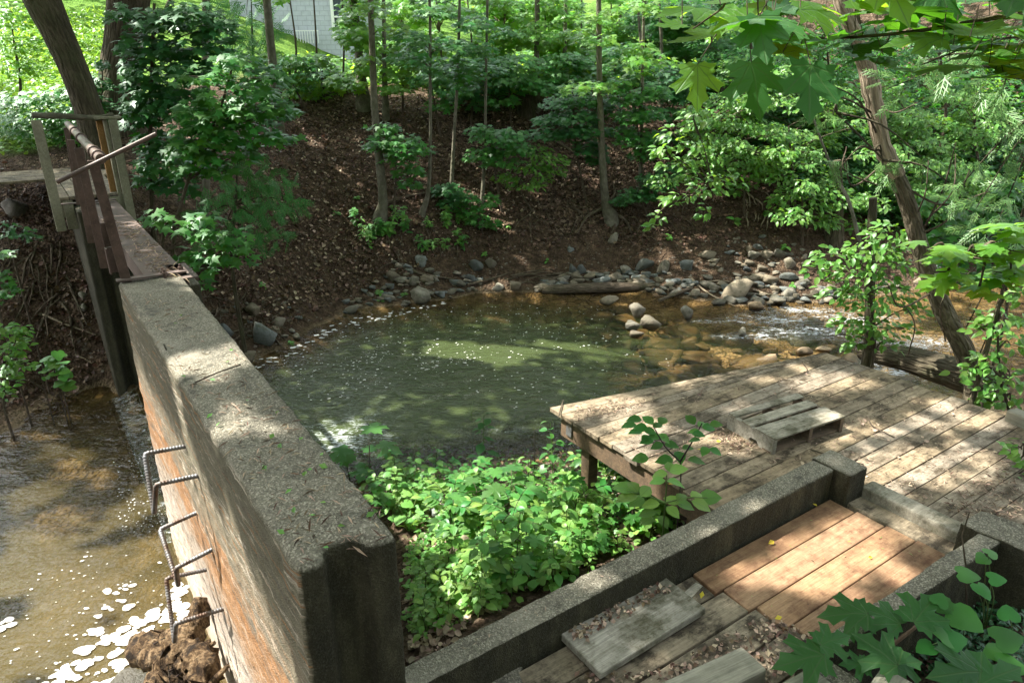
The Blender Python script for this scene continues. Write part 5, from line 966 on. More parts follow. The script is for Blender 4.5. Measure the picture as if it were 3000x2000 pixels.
# bright bushes on the far right slope
bush_lab = ['bright box elder bush nearest the cut bank', 'bright box elder bush with a brown dead tuft', 'leafy bush behind the slanting bare pole', 'leafy bush left of the peeling trunk top', 'leafy bush right of the peeling trunk', 'shaded leafy bush behind the cedar sprays', 'leafy bush above the far shore stones', 'leafy bush low beside the leaning trunk', 'dark bush at the top behind the hanging maple leaves', 'leafy bush in the upper corner behind the hanging branch', 'pale bush just under the hanging maple leaves', 'shaded bush at the far edge behind cedar twigs']
bc = [(2090, 400), (2180, 330), (2310, 430), (2400, 300), (2650, 380), (2850, 350), (2300, 560), (2600, 560), (2200, 180), (2750, 160), (2420, 170), (2800, 560)]
for lb, (u, v) in zip(bush_lab, bc):
    pd = []
    for q in range(24):
        uu = u+rnd.gauss(0, 90); vv = v+rnd.gauss(0, 66)
        if uu < 1905+max(0, (330-vv))*.2 or vv > 690: continue
        if vv > 540 and uu < 2260: continue
        pd.append((uu, vv, rnd.uniform(32, 62), rnd.uniform(14, 30), rnd.uniform(-1.3, 1.3)))
    vb = min(v+190, 640) if u > 2250 else min(v+190, 560); Yb = hit(u+20, vb)[1]
    if v < 250: Yb = min(Yb+1.0, 17)
    sapling(lb, [(u+20, vb, 9), (u+10, v+60, 7), (u, v-60, 5)], pd, Yb, .125, OVATE if 1 else STAR, 'elder' if v > 200 else 'maple', 1.0, 'box_elder_bush', 'bush', twigs=2, spread=.42)
sapling('drooping shoot of bright leaves hanging before the cut bank', [(2090, 560, 6), (2030, 570, 4), (1960, 600, 3)], [(2070, 545, 60, 18), (2010, 570, 55, 14), (1960, 590, 40, 14), (1925, 640, 24, 20), (1905, 665, 14, 14), (2060, 620, 20, 22), (2120, 520, 60, 20), (1990, 480, 60, 18), (1940, 440, 45, 18), (2040, 430, 60, 20), (1970, 390, 50, 20), (2030, 340, 50, 22)], 9.6, .12, OVATE, 'elder', 1.0, 'box_elder_branch', 'branch', spread=.42, ground=False)
sapling('leafy box elder hanging over the rapids before the dark trunk', [(2560, 1030, 10), (2550, 860, 8), (2540, 700, 6)], [(2440, 745, 80, 26), (2510, 790, 80, 36), (2560, 730, 80, 40), (2470, 850, 70, 34), (2540, 880, 80, 40), (2490, 940, 60, 30), (2560, 960, 60, 34), (2620, 840, 60, 40), (2640, 760, 60, 40), (2400, 790, 50, 20), (2600, 1000, 50, 22), (2520, 990, 40, 18), (2690, 900, 40, 30), (2650, 960, 40, 24), (2500, 1010, 30, 14), (2600, 680, 70, 40)], 7.7, .105, OVATE, 'elder', .8, 'box_elder_shrub', 'shrub', spread=.45)
sapling('dense leafy shrub crowding the deck corner by the leaning tree', [(2960, 1260, 10), (2930, 1100, 8), (2920, 900, 6)], [(2930, 930, 70, 36), (2870, 960, 50, 26), (2960, 1010, 60, 36), (2900, 1050, 60, 34), (2960, 1100, 50, 36), (2890, 1130, 50, 30), (2840, 1080, 40, 20), (2960, 1170, 50, 26), (2890, 1170, 40, 18), (2980, 860, 40, 40), (2800, 1090, 40, 12)], 5.6, .1, OVATE, 'elder', .75, 'box_elder_shrub', 'shrub', spread=.45)
sapling('shaded leaves filling in right of the leaning trunk', [(2950, 900, 8), (2900, 760, 6), (2880, 620, 5)], [(2850, 740, 70, 40), (2930, 700, 60, 40), (2820, 660, 70, 36), (2900, 620, 70, 36), (2760, 700, 40, 36), (2960, 800, 50, 30), (2780, 800, 40, 30), (2750, 600, 60, 30), (2960, 560, 50, 36), (2850, 820, 50, 24)], 7.6, .12, STAR, 'maple', 1.25, 'maple_shrub', 'shrub')
sapling('flat maple spray held out in front of the leaning trunk', [(3100, 720, 10), (2950, 750, 6), (2780, 760, 4)], [(2720, 735, 80, 10), (2830, 750, 90, 12), (2940, 730, 70, 14), (2960, 800, 60, 12), (2870, 845, 50, 8), (2780, 795, 60, 8), (2970, 680, 50, 14)], 3.3, .16, MAPLE, 'maple_light', .5, 'maple_branch', 'branch', spread=.14, face=.05, ground=False)
sapling('leafy shrub at the view edge over the deck boards', [(3060, 1560, 4), (3030, 1450, 4), (3000, 1330, 3)], [(2990, 1310, 50, 22), (2980, 1390, 50, 26), (2960, 1440, 46, 22), (2990, 1480, 40, 24), (2950, 1500, 40, 14), (2985, 1350, 40, 16)], 4.3, .075, OVATE, 'herb', .8, 'herb_shrub', 'shrub', spread=.45)

# extra saplings rooted on the leaf bank and along its top
EX = [((1290, 400), [(1260, 230, 70, 26), (1320, 260, 70, 28), (1290, 310, 60, 20), (1240, 180, 60, 24), (1340, 190, 60, 24)], 'maple sapling crowning the bank between bent pole and spindly pole', 'maple'),
      ((1380, 380), [(1390, 200, 80, 30), (1430, 250, 70, 26), (1370, 280, 60, 24), (1420, 310, 50, 18), (1450, 180, 60, 28)], 'dark leaved maple sapling just left of the broken trunk foot', 'maple_dark'),
      ((1500, 420), [(1490, 230, 70, 28), (1540, 240, 60, 24), (1470, 290, 60, 22), (1530, 180, 70, 30), (1580, 260, 60, 24)], 'maple sapling hiding the broken trunk foot with flat sprays', 'maple'),
      ((1640, 380), [(1620, 220, 70, 28), (1680, 230, 70, 28), (1650, 170, 70, 30), (1600, 260, 60, 22), (1700, 180, 50, 28)], 'maple sapling on the bank top left of the tall grey trunk', 'maple'),
      ((1830, 420), [(1800, 200, 60, 28), (1850, 220, 70, 30), (1830, 150, 70, 30), (1900, 200, 60, 26), (1790, 260, 50, 22)], 'maple sapling on the bank top right of the tall grey trunk', 'maple'),
      ((1960, 470), [(1960, 330, 60, 28), (2000, 280, 60, 30), (1940, 250, 60, 28), (1990, 210, 60, 30), (2040, 240, 60, 28), (1960, 400, 50, 22)], 'shaded maple sapling between the bank and the bright bushes', 'maple_dark'),
      ((900, 330), [(860, 250, 60, 20), (910, 215, 60, 20), (870, 180, 50, 20), (830, 300, 40, 14)], 'low maple sapling at the bank edge beneath the house', 'maple'),
      ((1180, 330), [(1180, 200, 60, 24), (1150, 150, 60, 26), (1210, 240, 50, 20), (1170, 100, 60, 26)], 'maple sapling at the bank top just past the twin trunks', 'maple_light'),
      ((760, 420), [(740, 250, 60, 24), (770, 200, 50, 24), (720, 180, 50, 24), (790, 290, 50, 18), (800, 340, 60, 18)], 'maple sapling rising behind the slender slope trunk', 'maple_dark')]
for (u, v), pd, lb, mt in EX: sapling(lb, [(u, v, 8), ((u+pd[0][0])/2, (v+pd[0][1])/2, 6), (pd[0][0], pd[0][1], 4)], pd, None, .145, STAR, mt, 1.2)
for (u, v), pd, lb in (((2180, 640), [(2150, 470, 60, 26), (2200, 500, 60, 26), (2120, 500, 50, 22), (2240, 470, 60, 26), (2180, 540, 50, 18)], 'bright bush hanging over the bare soil of the cut bank'), ((2350, 720), [(2330, 560, 60, 28), (2390, 600, 60, 28), (2440, 560, 60, 30), (2300, 620, 50, 20), (2420, 650, 50, 22)], 'bright bush over the root bearing bank by the slanting pole'), ((2700, 720), [(2680, 560, 60, 30), (2740, 620, 60, 30), (2800, 680, 60, 28), (2700, 480, 60, 30), (2880, 700, 60, 28)], 'shaded bush directly behind the leaning trunk')):
    sapling(lb, [(u, v, 9), (u, v-60, 7), (u, v-140, 5)], pd, None, .12, OVATE, 'elder', 1.0, 'box_elder_bush', 'bush', twigs=2, spread=.42)

# leaf sprays carried by the slim poles themselves
for key in ('s_pole', 'pole_b', 'pole_c', 'pole_d', 'twin', 'far_a', 'far_b', 'tall_grey', 'bank_grey', 'pale_base'):
    t, b_, _ = TREES[key]; u0 = {'s_pole': 1260, 'pole_b': 1340, 'pole_c': 1424, 'pole_d': 1882, 'twin': 1126, 'far_a': 1572, 'far_b': 1655, 'tall_grey': 1757, 'bank_grey': 1090, 'pale_base': 1045}[key]
    pd = [(u0+rnd.uniform(-75, 75), rnd.uniform(-10, 270), rnd.uniform(40, 75), rnd.uniform(10, 20), rnd.uniform(-.9, .3)) for _q in range(8 if key not in ('bank_grey', 'pale_base') else 4)]
    pd = [p for p in pd if not (800 < p[0] < 1020 and p[1] < 175)]
    mb = MB(); Yb = b_[1]
    for p in pd:
        a = PY(u0, p[1]+25, Yb); c = PY(p[0], p[1], Yb+p[4]); mb.tube(spline([a, (a+c)/2+[0, 0, .05], c], 6), np.linspace(.009, .003, 6), 4)
    mb.build('limb', M['twig'], t, b_); foliage(MB(), pd, Yb, .14, STAR, 1.1, stem=b_).build('leaves', M['maple_light' if rnd.random() < .6 else 'maple'], t, b_)
# ---------------------------------------------------------------- near plants: one of each kind, then copies
def pl_jewel(h, n, leaf, mat):
    t = thing('herb_plant', None, 'plant'); top = np.array([rnd.uniform(-.06, .06), rnd.uniform(-.06, .06), h]); mb = MB(); st = spline([(0, 0, -.05), top*.5+[rnd.uniform(-.03, .03), 0, 0], top], 9); mb.tube(st, np.linspace(.006, .003, 9), 5)
    P_, D_, S_2 = [], [], []
    for i in range(n):
        f = .25+.75*(i/(n-1))**.8; p = st[min(8, int(f*8))]; an = i*2.4+rnd.uniform(-.4, .4); L_ = leaf*(1.25-.55*f) if f < .93 else leaf*.6; pet = .05*(1.3-f)+.015
        e = p+np.array([cos(an)*pet, sin(an)*pet, .012]); mb.tube([p, e], .002, 3); P_.append(e); D_.append((cos(an), sin(an), rnd.uniform(-.35, .25))); S_2.append(L_*rnd.uniform(.8, 1.15))
    mb.build('stem', M['stem'], t); P_ = np.array(P_); D_ = np.array(D_); MB().scatter(WIDE, P_, D_, np.stack([R.normal(0, .2, n), R.normal(0, .2, n), np.ones(n)], 1)+D_*.25*[1, 1, 0], S_2).build('leaves', M[mat], t); return t
def pl_mustard(h, n, leaf, mat):
    t = thing('mustard_plant', None, 'plant'); mb = MB(); P_, D_ = [], []
    for i in range(n):
        an = rnd.uniform(0, 6.28); r = rnd.uniform(.05, .2); z = h*rnd.uniform(.35, 1); e = np.array([cos(an)*r, sin(an)*r, z]); mb.tube(spline([(0, 0, -.03), (e[0]*.4, e[1]*.4, z*.65), e], 6), .0022, 4); P_.append(e); D_.append((cos(an), sin(an), -.25))
    mb.build('stem', M['stem'], t); D_ = np.array(D_); MB().scatter(HEART, P_, D_, np.stack([R.normal(0, .3, n), R.normal(-.1, .3, n), np.ones(n)], 1), leaf*R.uniform(.6, 1.15, n)).build('leaves', M[mat], t); return t
def pl_compound(h, fr, leaf, mat, npair=3, name='ash_seedling', smat='stem_dark'):
    t = thing(name, None, 'plant'); mb = MB(); mb.tube(spline([(0, 0, -.05), (.01, .01, h*.5), (0, 0, h)], 8), np.linspace(.007, .004, 8), 6); P_, D_ = [], []
    for i in range(fr):
        an = i*6.28/fr+rnd.uniform(-.3, .3); z = h*rnd.uniform(.7, 1); L_ = leaf*2.6; o = np.array([0, 0, z]); e = o+np.array([cos(an)*L_*.85, sin(an)*L_*.85, L_*.35]); rs = spline([o, (o+e)/2+[0, 0, L_*.12], e], 8); mb.tube(rs, .0025, 4)
        for k in range(npair):
            q = rs[3+int(k*4/npair)]
            for s in (-1, 1): P_.append(q); D_.append((cos(an+s*1.05), sin(an+s*1.05), -.05))
        P_.append(e); D_.append((cos(an), sin(an), -.1))
    n = len(P_); mb.build('stem', M[smat], t); MB().scatter(OVATE, P_, D_, np.stack([R.normal(0, .15, n), R.normal(-.1, .15, n), np.ones(n)], 1), leaf*R.uniform(.85, 1.15, n)).build('leaves', M[mat], t); return t
def pl_maple(h, tiers, leaf, mat):
    t = thing('maple_seedling', None, 'seedling'); mb = MB(); mb.tube(spline([(0, 0, -.05), (.02, 0, h*.5), (0, .01, h)], 8), np.linspace(.006, .003, 8), 6); P_, D_ = [], []
    for i in range(tiers):
        z = h*(.35+.65*(i+1)/tiers)
        for s in range(2 if i < tiers-1 else 3):
            an = i*1.57+s*(pi if i < tiers-1 else 2.1)+rnd.uniform(-.3, .3); L_ = leaf*rnd.uniform(.5, .9); e = np.array([cos(an)*L_, sin(an)*L_, z+.03]); mb.tube(spline([(0, 0, z), (e[0]*.5, e[1]*.5, z+.035), e], 5), .0018, 4); P_.append(e); D_.append((cos(an), sin(an), -.28))
    n = len(P_); mb.build('stem', M['twig'], t); MB().scatter(MAPLE, P_, D_, np.stack([R.normal(0, .18, n), R.normal(-.1, .18, n), np.ones(n)], 1), leaf*R.uniform(.75, 1.15, n)).build('leaves', M[mat], t); return t
def pl_grass(n, h):
    t = thing('grass_tuft', None, 'grass tuft'); an = R.uniform(0, 6.28, n); d = np.stack([np.cos(an)*.6, np.sin(an)*.6, np.full(n, 1.)], 1); MB().scatter((LANCE[0]*[.35, 1, 1.5], LANCE[1]), R.normal(0, .02, (n, 3))*[1, 1, 0], d, np.stack([np.cos(an), np.sin(an), .5+0*an], 1), h*R.uniform(.6, 1.2, n)).build('blades', M['grass'], t); return t
PR = {}
PR['jewel'] = [pl_jewel(.5, 16, .125, 'herb'), pl_jewel(.62, 20, .13, 'herb'), pl_jewel(.4, 13, .115, 'herb_light'), pl_jewel(.32, 11, .10, 'herb_light')]
PR['mustard'] = [pl_mustard(.26, 12, .10, 'herb'), pl_mustard(.34, 15, .09, 'herb_light'), pl_mustard(.2, 10, .08, 'herb')]
PR['comp'] = [pl_compound(.5, 4, .11, 'maple'), pl_compound(.38, 4, .11, 'herb_light')]
PR['maple'] = [pl_maple(.36, 3, .16, 'maple')]
PR['grass'] = [pl_grass(26, .26), pl_grass(20, .2)]
KIND = dict(jewel=('leafy herb with pointed ovate leaves among the plants between dam and deck', 'pointed leaved herbs between dam and deck'), mustard=('low herb with round toothed leaves among the plants between dam and deck', 'round leaved herbs between dam and deck'),
            comp=('seedling with rows of paired leaflets among the plants between dam and deck', 'paired leaflet seedlings between dam and deck'), maple=('maple seedling with lobed leaves among the plants between dam and deck', 'maple seedlings between dam and deck'), grass=('tuft of thin grass among the plants between dam and deck', 'grass tufts between dam and deck'))
USED = set()
def put(kind, i, p, rz=None, s=1., label=None, group=None):
    lb, gr = KIND[kind]; pr = PR[kind][i]; rz = rnd.uniform(0, 6.28) if rz is None else rz
    if pr.name not in USED:
        USED.add(pr.name); pr.location = [float(q) for q in p]; pr.rotation_euler = (0, 0, rz); pr.scale = (s,)*3; o = pr; tag(o, label or lb, None, group or (gr if not label else None)); return o
    o = dup(pr, p, rz, s, label or lb, group or gr)
    if label and not group and 'group' in o: del o['group']
    return o
BED = [(985, 1345), (1150, 1335), (1400, 1372), (1560, 1460), (1720, 1470), (2010, 1490), (2000, 1545), (1500, 1790), (1390, 1800), (1235, 1640), (1140, 1520), (1040, 1440)]
pts = scatter_px(330, BED, None); pts = pts[np.argsort(pts[:, 1])]
for u, v in pts:
    p = hit(u, v, 1.5); w_ = rnd.random(); left = u < 1300
    if fbm(np.array([p[0]*1.3]), np.array([p[1]*1.3]), 91, 2)[0] > .1 or (1530 < u < 1730 and v < 1420): continue
    k, i = ('jewel', rnd.randrange(4)) if w_ < .42 else ('mustard', rnd.randrange(3)) if w_ < (.78 if left else .62) else ('comp', rnd.randrange(2)) if w_ < .74 else ('maple', 0) if w_ < .79 else ('grass', rnd.randrange(2))
    if v > 1600 and u < 1400 and rnd.random() < .45: continue
    put(k, i, p, s=rnd.choice([.45, .55, .65, .7, .8, .95])*(1 if u < 1700 else .85))
for u, v in scatter_px(34, [(1215, 1700), (1400, 1640), (1560, 1660), (1480, 1790), (1340, 1850), (1230, 1880)], None): put('jewel', rnd.choice([2, 3]), hit(u, v, 1.5), s=rnd.uniform(.55, .85))
for u, v in scatter_px(44, [(1190, 1600), (1290, 1640), (1260, 1800), (1215, 1880)], None): put('mustard', rnd.randrange(3), hit(u, v, 1.5), s=rnd.uniform(.3, .5))
for u, v in scatter_px(12, [(1720, 1420), (1950, 1500), (1860, 1560), (1650, 1580)], None): put('comp', rnd.randrange(2), hit(u, v, 1.5), s=rnd.uniform(.6, .9))
for (u, v, Ym, s, lb) in ((1080, 1330, 6.2, 1.25, 'tall maple seedling with tiered leaves standing over the pool edge'), (1010, 1320, 6.4, .9, 'maple seedling touching the dam above the white water'), (1500, 1560, 4.9, 1.0, 'maple seedling with big drooping leaves in the middle of the herbs'), (1400, 1560, 4.9, .9, 'second droopy maple seedling left of the big one among herbs')):
    p = PY(u, v, Ym); p[2] = onland(p[0], p[1])[2]; put('maple', 0, p, s=s*1.25, label=lb)
# dead-straight special plants
def special(kind, builder, px, lb, s=1., rz=0):
    t = builder; p = hit(*px, 1.5); t.location = [float(q) for q in p]; t.rotation_euler = (0, 0, rz); t.scale = (s,)*3; t['label'] = lb; return t
def pxplant(name, label, stems, leaves, base, mat, smat, Y, sc_=1.0):
    p0 = PY(base[0], base[1], Y); p0[2] = onland(p0[0], p0[1])[2]; t = thing(name, label, 'seedling', p0); mb = MB()
    for pp in stems: mb.tube(spline([p0 if q is None else PY(q[0], q[1], Y) for q in pp], 10), np.linspace(.006, .003, 10), 5)
    P_, D_, S_4 = [], [], []
    for x, y, a, px in leaves:
        c = PY(1580+x/2.704, 980+y/2.704, Y+rnd.uniform(-.12, .12)); a = radians(a); s = px/2.704*pxsize(c)*sc_; d = np.array([sin(a), cos(a)*.8, rnd.uniform(-.25, .0)+.15*cos(a)]); P_.append(c-unit(d)*s*.5); D_.append(d); S_4.append(s)
        if name == 'ash_seedling': mb.tube([P_[-1], P_[-1]-unit(d)*s*.2], .0012, 3)
    n = len(P_); mb.build('stem', M[smat], t, p0); MB().scatter(WIDE, P_, D_, np.stack([R.normal(0, .15, n), R.normal(-.3, .15, n), np.ones(n)], 1), S_4).build('leaves', M[mat], t, p0)
L_ = lambda x, y: (1580+x/2.704, 980+y/2.704)
pxplant('ash_seedling', 'tall forked ash seedling with leaflets held in front of the deck boards', [[None, L_(1118, 1200), L_(1116, 1000)], [L_(1116, 1005), L_(1000, 890), L_(900, 720)], [L_(1116, 1005), L_(1215, 840), L_(1290, 700)]],
        [(750, 680, -85, 130), (860, 690, -30, 120), (710, 722, -95, 130), (800, 740, -80, 120), (760, 785, -100, 120), (880, 765, 100, 110), (975, 690, 25, 120), (940, 720, 60, 100), (900, 815, -80, 130), (850, 850, -100, 120), (990, 815, 140, 120), (1050, 875, 110, 120), (840, 825, -150, 100), (930, 880, -95, 110), (1195, 680, -20, 120), (1300, 705, 50, 120), (1345, 740, 80, 120), (1225, 770, -75, 110), (1260, 800, 100, 110), (1400, 718, 88, 110), (1310, 925, -150, 110), (1400, 920, 120, 110), (1230, 830, -90, 100), (990, 1000, -90, 150), (1110, 975, 180, 140), (1250, 1000, 95, 150), (800, 980, -90, 140), (1180, 900, 70, 110)], (1995, 1480), 'maple', 'stem_dark', 3.85)
pxplant('ash_seedling', 'bright yellow green ash seedling leaning on the concrete kerb', [[None, L_(1000, 1300), L_(1010, 1110)], [L_(1000, 1330), L_(840, 1270), L_(700, 1240)], [L_(1000, 1330), L_(1180, 1290), L_(1330, 1290)]],
        [(1030, 1055, 0, 120), (950, 1105, -80, 130), (1100, 1092, 80, 150), (935, 1157, -95, 130), (1090, 1160, 95, 160), (665, 1230, -75, 190), (690, 1295, -100, 190), (740, 1215, -20, 140), (835, 1250, 30, 150), (770, 1325, -120, 150), (880, 1335, -90, 150), (855, 1410, -95, 150), (850, 1475, -110, 130), (985, 1480, 160, 130), (1130, 1280, 35, 130), (1045, 1320, -40, 140), (1160, 1355, 110, 150), (1245, 1275, 50, 130), (1350, 1300, 85, 190), (1290, 1340, 120, 170), (1060, 1400, 150, 140)], (1945, 1560), 'herb_light', 'stem', 3.6)
special('vib', pl_jewel(.85, 22, .12, 'maple'), (1700, 1500), 'dark bluish green leafy shrub by the deck post', 1., .4)
special('vib', pl_jewel(.8, 20, .12, 'maple'), (1620, 1470), 'leafy dark stemmed shrub just left of the deck post shrub', 1., 2.)
special('vib', pl_jewel(.62, 14, .15, 'maple_near'), (1420, 1370), 'broad leaved dark plant over the waterline at mid bank', 1., 1.)
for u, v0, v1, lb in ((1565, 1420, 1245, 'thin bare brown stalk standing in the middle of the herbs'), (1675, 1440, 1320, 'shorter bare stalk nearer the deck post'), (2060, 1500, 1420, 'short dark stalk by the kerb near the deck corner')):
    p = hit(u, v0, 1.5); o = MB().tube([p-[0, 0, .05], p+[0, 0, (v0-v1)*pxsize(p)*1.05]], [.006, .004], 6).build('bare_stalk', M['twig'], None, p); tag(o, lb, 'stalk')
t = thing('seed_stalk', 'airy green mustard stalk with thin seed pods over the pool', 'plant', hit(1385, 1360)); p = hit(1385, 1360); mb = MB(); top = p+[0, 0, .75]; mb.tube([p, top], .004, 5)
for k in range(34):
    z = rnd.uniform(.35, .8); an = rnd.uniform(0, 6.28); a = p+[0, 0, z]; mb.tube([a, a+[cos(an)*.1, sin(an)*.1, .09]], [.002, .0012], 3)
mb.build('stem', M['stem'], t, p)
stick([(1560, 1690), (1480, 1640), (1385, 1700)], 4, 'thin brown stick crossing the herbs beside the kerb', 'twig', None, .25); stick([(1310, 1740), (1260, 1790), (1210, 1830)], 11, 'grey brown branch lying on the litter between kerb and dam', 'root', None, .05)
stick([(1010, 1290), (1040, 1300), (1070, 1320)], 4, 'slim pinkish stick over the white water by the dam', 'twig', None, .12)
# low ground cover and dry litter (uncountable)
def cover(name, label, n, poly, tpl, size, mat, lift=.03, up=1., tilt=.4, lo=1.5, on=None, sm=True):
    q = scatter_px(n, poly, None); D3 = np.stack([((q[:, 0]-1500)/FPX), -(q[:, 1]-1000)/FPX*S_+C_, -(q[:, 1]-1000)/FPX*C_-S_], 1)
    if on is None:
        t = np.full(len(q), 6.0); tt_ = np.linspace(lo, 40, 400); best = np.full(len(q), np.nan)
        for k in tt_:
            X = D3*k; b = np.isnan(best) & (X[:, 2]+CZ < TQ(X[:, 0], X[:, 1])); best[b] = k
            if not np.isnan(best).any(): break
        best = np.where(np.isnan(best), 40, best); pos = CAM+D3*best[:, None]
        for _ in range(2): pos[:, 2] = TQ(pos[:, 0], pos[:, 1])
    else: pos = CAM+D3*((on-CZ)/D3[:, 2])[:, None]
    n = len(pos); pos[:, 2] += R.uniform(.2, 1, n)*lift; an = R.uniform(0, 6.28, n); d = np.stack([np.cos(an), np.sin(an), R.normal(0, tilt*.6, n)], 1); nn = np.stack([R.normal(0, tilt, n), R.normal(-.1, tilt, n), np.full(n, up)], 1)
    return MB().scatter(tpl, pos, d, nn, R.uniform(*size, n), 0, sm), pos
b_, _ = cover('', '', 2600, [(960, 1310), (1700, 1340), (2050, 1480), (1500, 1740), (1230, 1900), (1195, 1560)], HEART, (.02, .05), None, .1); tag(b_.build('ground_cover', M['herb']), 'tiny round green leaves carpeting the near bank', kind='stuff')
b_, _ = cover('', '', 7500, [(560, 820), (900, 250), (1500, 240), (2000, 300), (2350, 560), (2300, 700), (1700, 740), (1300, 760), (1000, 880), (760, 1020)], CURL, (.04, .1), None, .05, tilt=.7); tag(b_.build('leaf_litter', M['dry']), 'brown dead leaves covering the far bank', kind='stuff')
b_, _ = cover('', '', 1700, [(560, 820), (900, 300), (1500, 280), (2000, 500), (1300, 720), (1000, 850), (760, 960)], CURL, (.035, .09), None, .05, tilt=.7); tag(b_.build('leaf_litter', M['dry_pale']), 'paler dead leaves dotted over the far bank', kind='stuff')
b_, _ = cover('', '', 2400, [(1190, 1300), (1700, 1300), (2050, 1480), (1500, 1740), (1205, 1990), (1195, 1560)], CURL, (.03, .08), None, .03, tilt=.6); tag(b_.build('leaf_litter', M['dry_pale']), 'dry leaves and stalks on the near bank', kind='stuff')
b_, _ = cover('', '', 1500, [(0, 470), (240, 650), (330, 1050), (180, 1230), (0, 1180)], CURL, (.04, .09), None, .04, tilt=.7); tag(b_.build('leaf_litter', M['dry']), 'dark leaf litter on the left bank under the landing', kind='stuff')
b_, _ = cover('', '', 9000, [(0, 30), (330, 30), (330, 330), (0, 420)], (LANCE[0]*[.5, 1, 1], LANCE[1]), (.1, .26), None, .02, up=.15, tilt=.5); tag(b_.build('lawn_grass', M['grass']), 'sunlit lawn grass on the rise beyond the big trees', kind='stuff')
b_, _ = cover('', '', 2600, [(0, 60), (330, 40), (330, 420), (0, 470)], WIDE, (.05, .12), None, .18, tilt=.4); tag(b_.build('lawn_herbs', M['herb_light']), 'low weeds growing through the lawn', kind='stuff')
b_, _ = cover('', '', 2600, [(820, 195), (1100, 190), (2100, 190), (2100, 285), (1500, 265), (900, 275)], OVATE, (.09, .17), None, .4, tilt=.5); tag(b_.build('bank_top_weeds', M['maple_light']), 'bright low weeds along the top of the bank', kind='stuff')
b_, _ = cover('', '', 11000, [(2120, 440), (2250, 200), (3000, 120), (3000, 760), (2600, 700), (2380, 640)], STAR, (.1, .19), None, .6, tilt=.5); tag(b_.build('slope_undergrowth', M['maple_dark']), 'shaded undergrowth covering the far right slope', kind='stuff')
# debris on the boards and the wall
def bits(name, label, n, poly, z, mats, size=(.012, .05), tpl=CHIP):
    for j, m_ in enumerate(mats):
        b_, pos = cover('', '', max(3, n//len(mats)), poly, tpl, size, None, .008, tilt=.35, on=z, sm=False); b_.build(name, M[m_]); tag(bpy.context.scene.objects[-1] if 0 else COL.objects[-1], label, kind='stuff')
thinl = (CHIP[0]*[.3, 1, .6], CHIP[1])
DK = [(1640, 1200), (2400, 1045), (2950, 1235), (2960, 1330), (2700, 1480), (2560, 1430), (2430, 1370), (2010, 1380), (1880, 1330)]
bits('deck_debris', 'fallen leaf bits scattered on the deck boards', 2600, DK, ZD+.002, ['dry_pale', 'dry', 'dry_pale'], (.01, .04), thinl); bits('deck_debris', 'small fallen leaves on the deck boards', 130, DK, ZD+.002, ['dry_pale'], (.02, .05))
bits('deck_debris', 'drift of dry leaves by the pallet', 260, [(2090, 1240), (2210, 1300), (2200, 1340), (2080, 1290)], ZD+.004, ['dry_pale', 'dry'], (.02, .05), thinl); bits('deck_debris', 'drift of dry leaves on the front deck boards', 260, [(1670, 1200), (1900, 1170), (1880, 1195), (1690, 1240)], ZD+.003, ['dry_pale', 'dry'], (.015, .05), thinl)
bits('deck_debris', 'dead leaves at the deck edge under the shrubs', 500, [(2760, 1480), (2960, 1340), (3000, 1500), (2900, 1560)], ZD+.003, ['dry_pale', 'dry'], (.02, .06), thinl)
WT_ = [(368, 850), (545, 850), (1160, 1570), (880, 1650)]
bits('wall_debris', 'fallen catkins and twigs on top of the dam wall', 420, WT_, 1.054, ['dry_pale', 'dry', 'dry_pale'], (.012, .07), (CHIP[0]*[.22, 1, .8], CHIP[1])); bits('wall_debris', 'small green leaves fallen on top of the dam wall', 26, WT_, 1.056, ['herb'], (.02, .045))
bits('wall_debris', 'pale catkins lying on the steel sluice plate', 330, [(300, 640), (390, 650), (560, 830), (440, 800)], 1.045, ['dry_pale'], (.03, .10), (CHIP[0]*[.2, 1, .8], CHIP[1]))
bits('walkway_debris', 'leaf crumbs and bark on the old walkway boards', 560, [(1600, 1990), (1950, 1960), (2250, 1800), (2440, 1890), (2250, 2000)], .003, ['dry', 'dry_pale'], (.01, .04)); bits('walkway_debris', 'a few leaf crumbs on the orange boards', 40, [(2080, 1690), (2420, 1490), (2760, 1600), (2400, 1850)], .004, ['dry', 'herb_light'], (.01, .03), thinl)
bits('walkway_debris', 'brown leaf crumbs on the loose board', 170, [(1660, 1850), (1920, 1700), (1975, 1725), (1700, 1880)], .063, ['dry', 'dry_pale'], (.012, .04)); bits('walkway_debris', 'yellow fallen leaves on boards', 8, [(1900, 1250), (2900, 1300), (2300, 1900), (2100, 1900)], .012, ['yellow'], (.03, .05))
bits('kerb_debris', 'small leaf bits on the kerb top', 40, [(1250, 1920), (2380, 1380), (2400, 1390), (1350, 1920)], .213, ['dry_pale'], (.012, .03), thinl)
for a, b_, c, w_, lb in (((572, 1120), (640, 1090), (705, 1068), 7, 'thin black twig lying across the dam top'), ((480, 1008), (484, 1018), (487, 1024), 8, 'stub of dark twig on the dam top')):
    o = MB().tube(spline([P(*a, 1.062), P(*b_, 1.066), P(*c, 1.064)], 8), w_*.5*.0011, 6).build('twig', M['stem_dark'], None, P(*a, 1.062)); tag(o, lb, 'twig')
for a, b_, c, lb in (((2540, 1220), (2560, 1250), (2620, 1280), 'forked grey twig lying on the deck right of the pallet'), ((2375, 1316), (2450, 1340), (2530, 1360), 'long thin twig on the deck behind the kerb end block'), ((2350, 1060), (2365, 1085), (2340, 1100), 'crooked twig near the far deck corner'), ((1636, 1225), (1643, 1195), (1650, 1172), 'short pale stick standing on the front deck corner')):
    o = MB().tube(spline([P(*a, ZD+.012), P(*b_, ZD+.016), P(*c, ZD+.012)], 8), .005, 6).build('twig', M['twig'], None, P(*a, ZD)); tag(o, lb, 'twig')
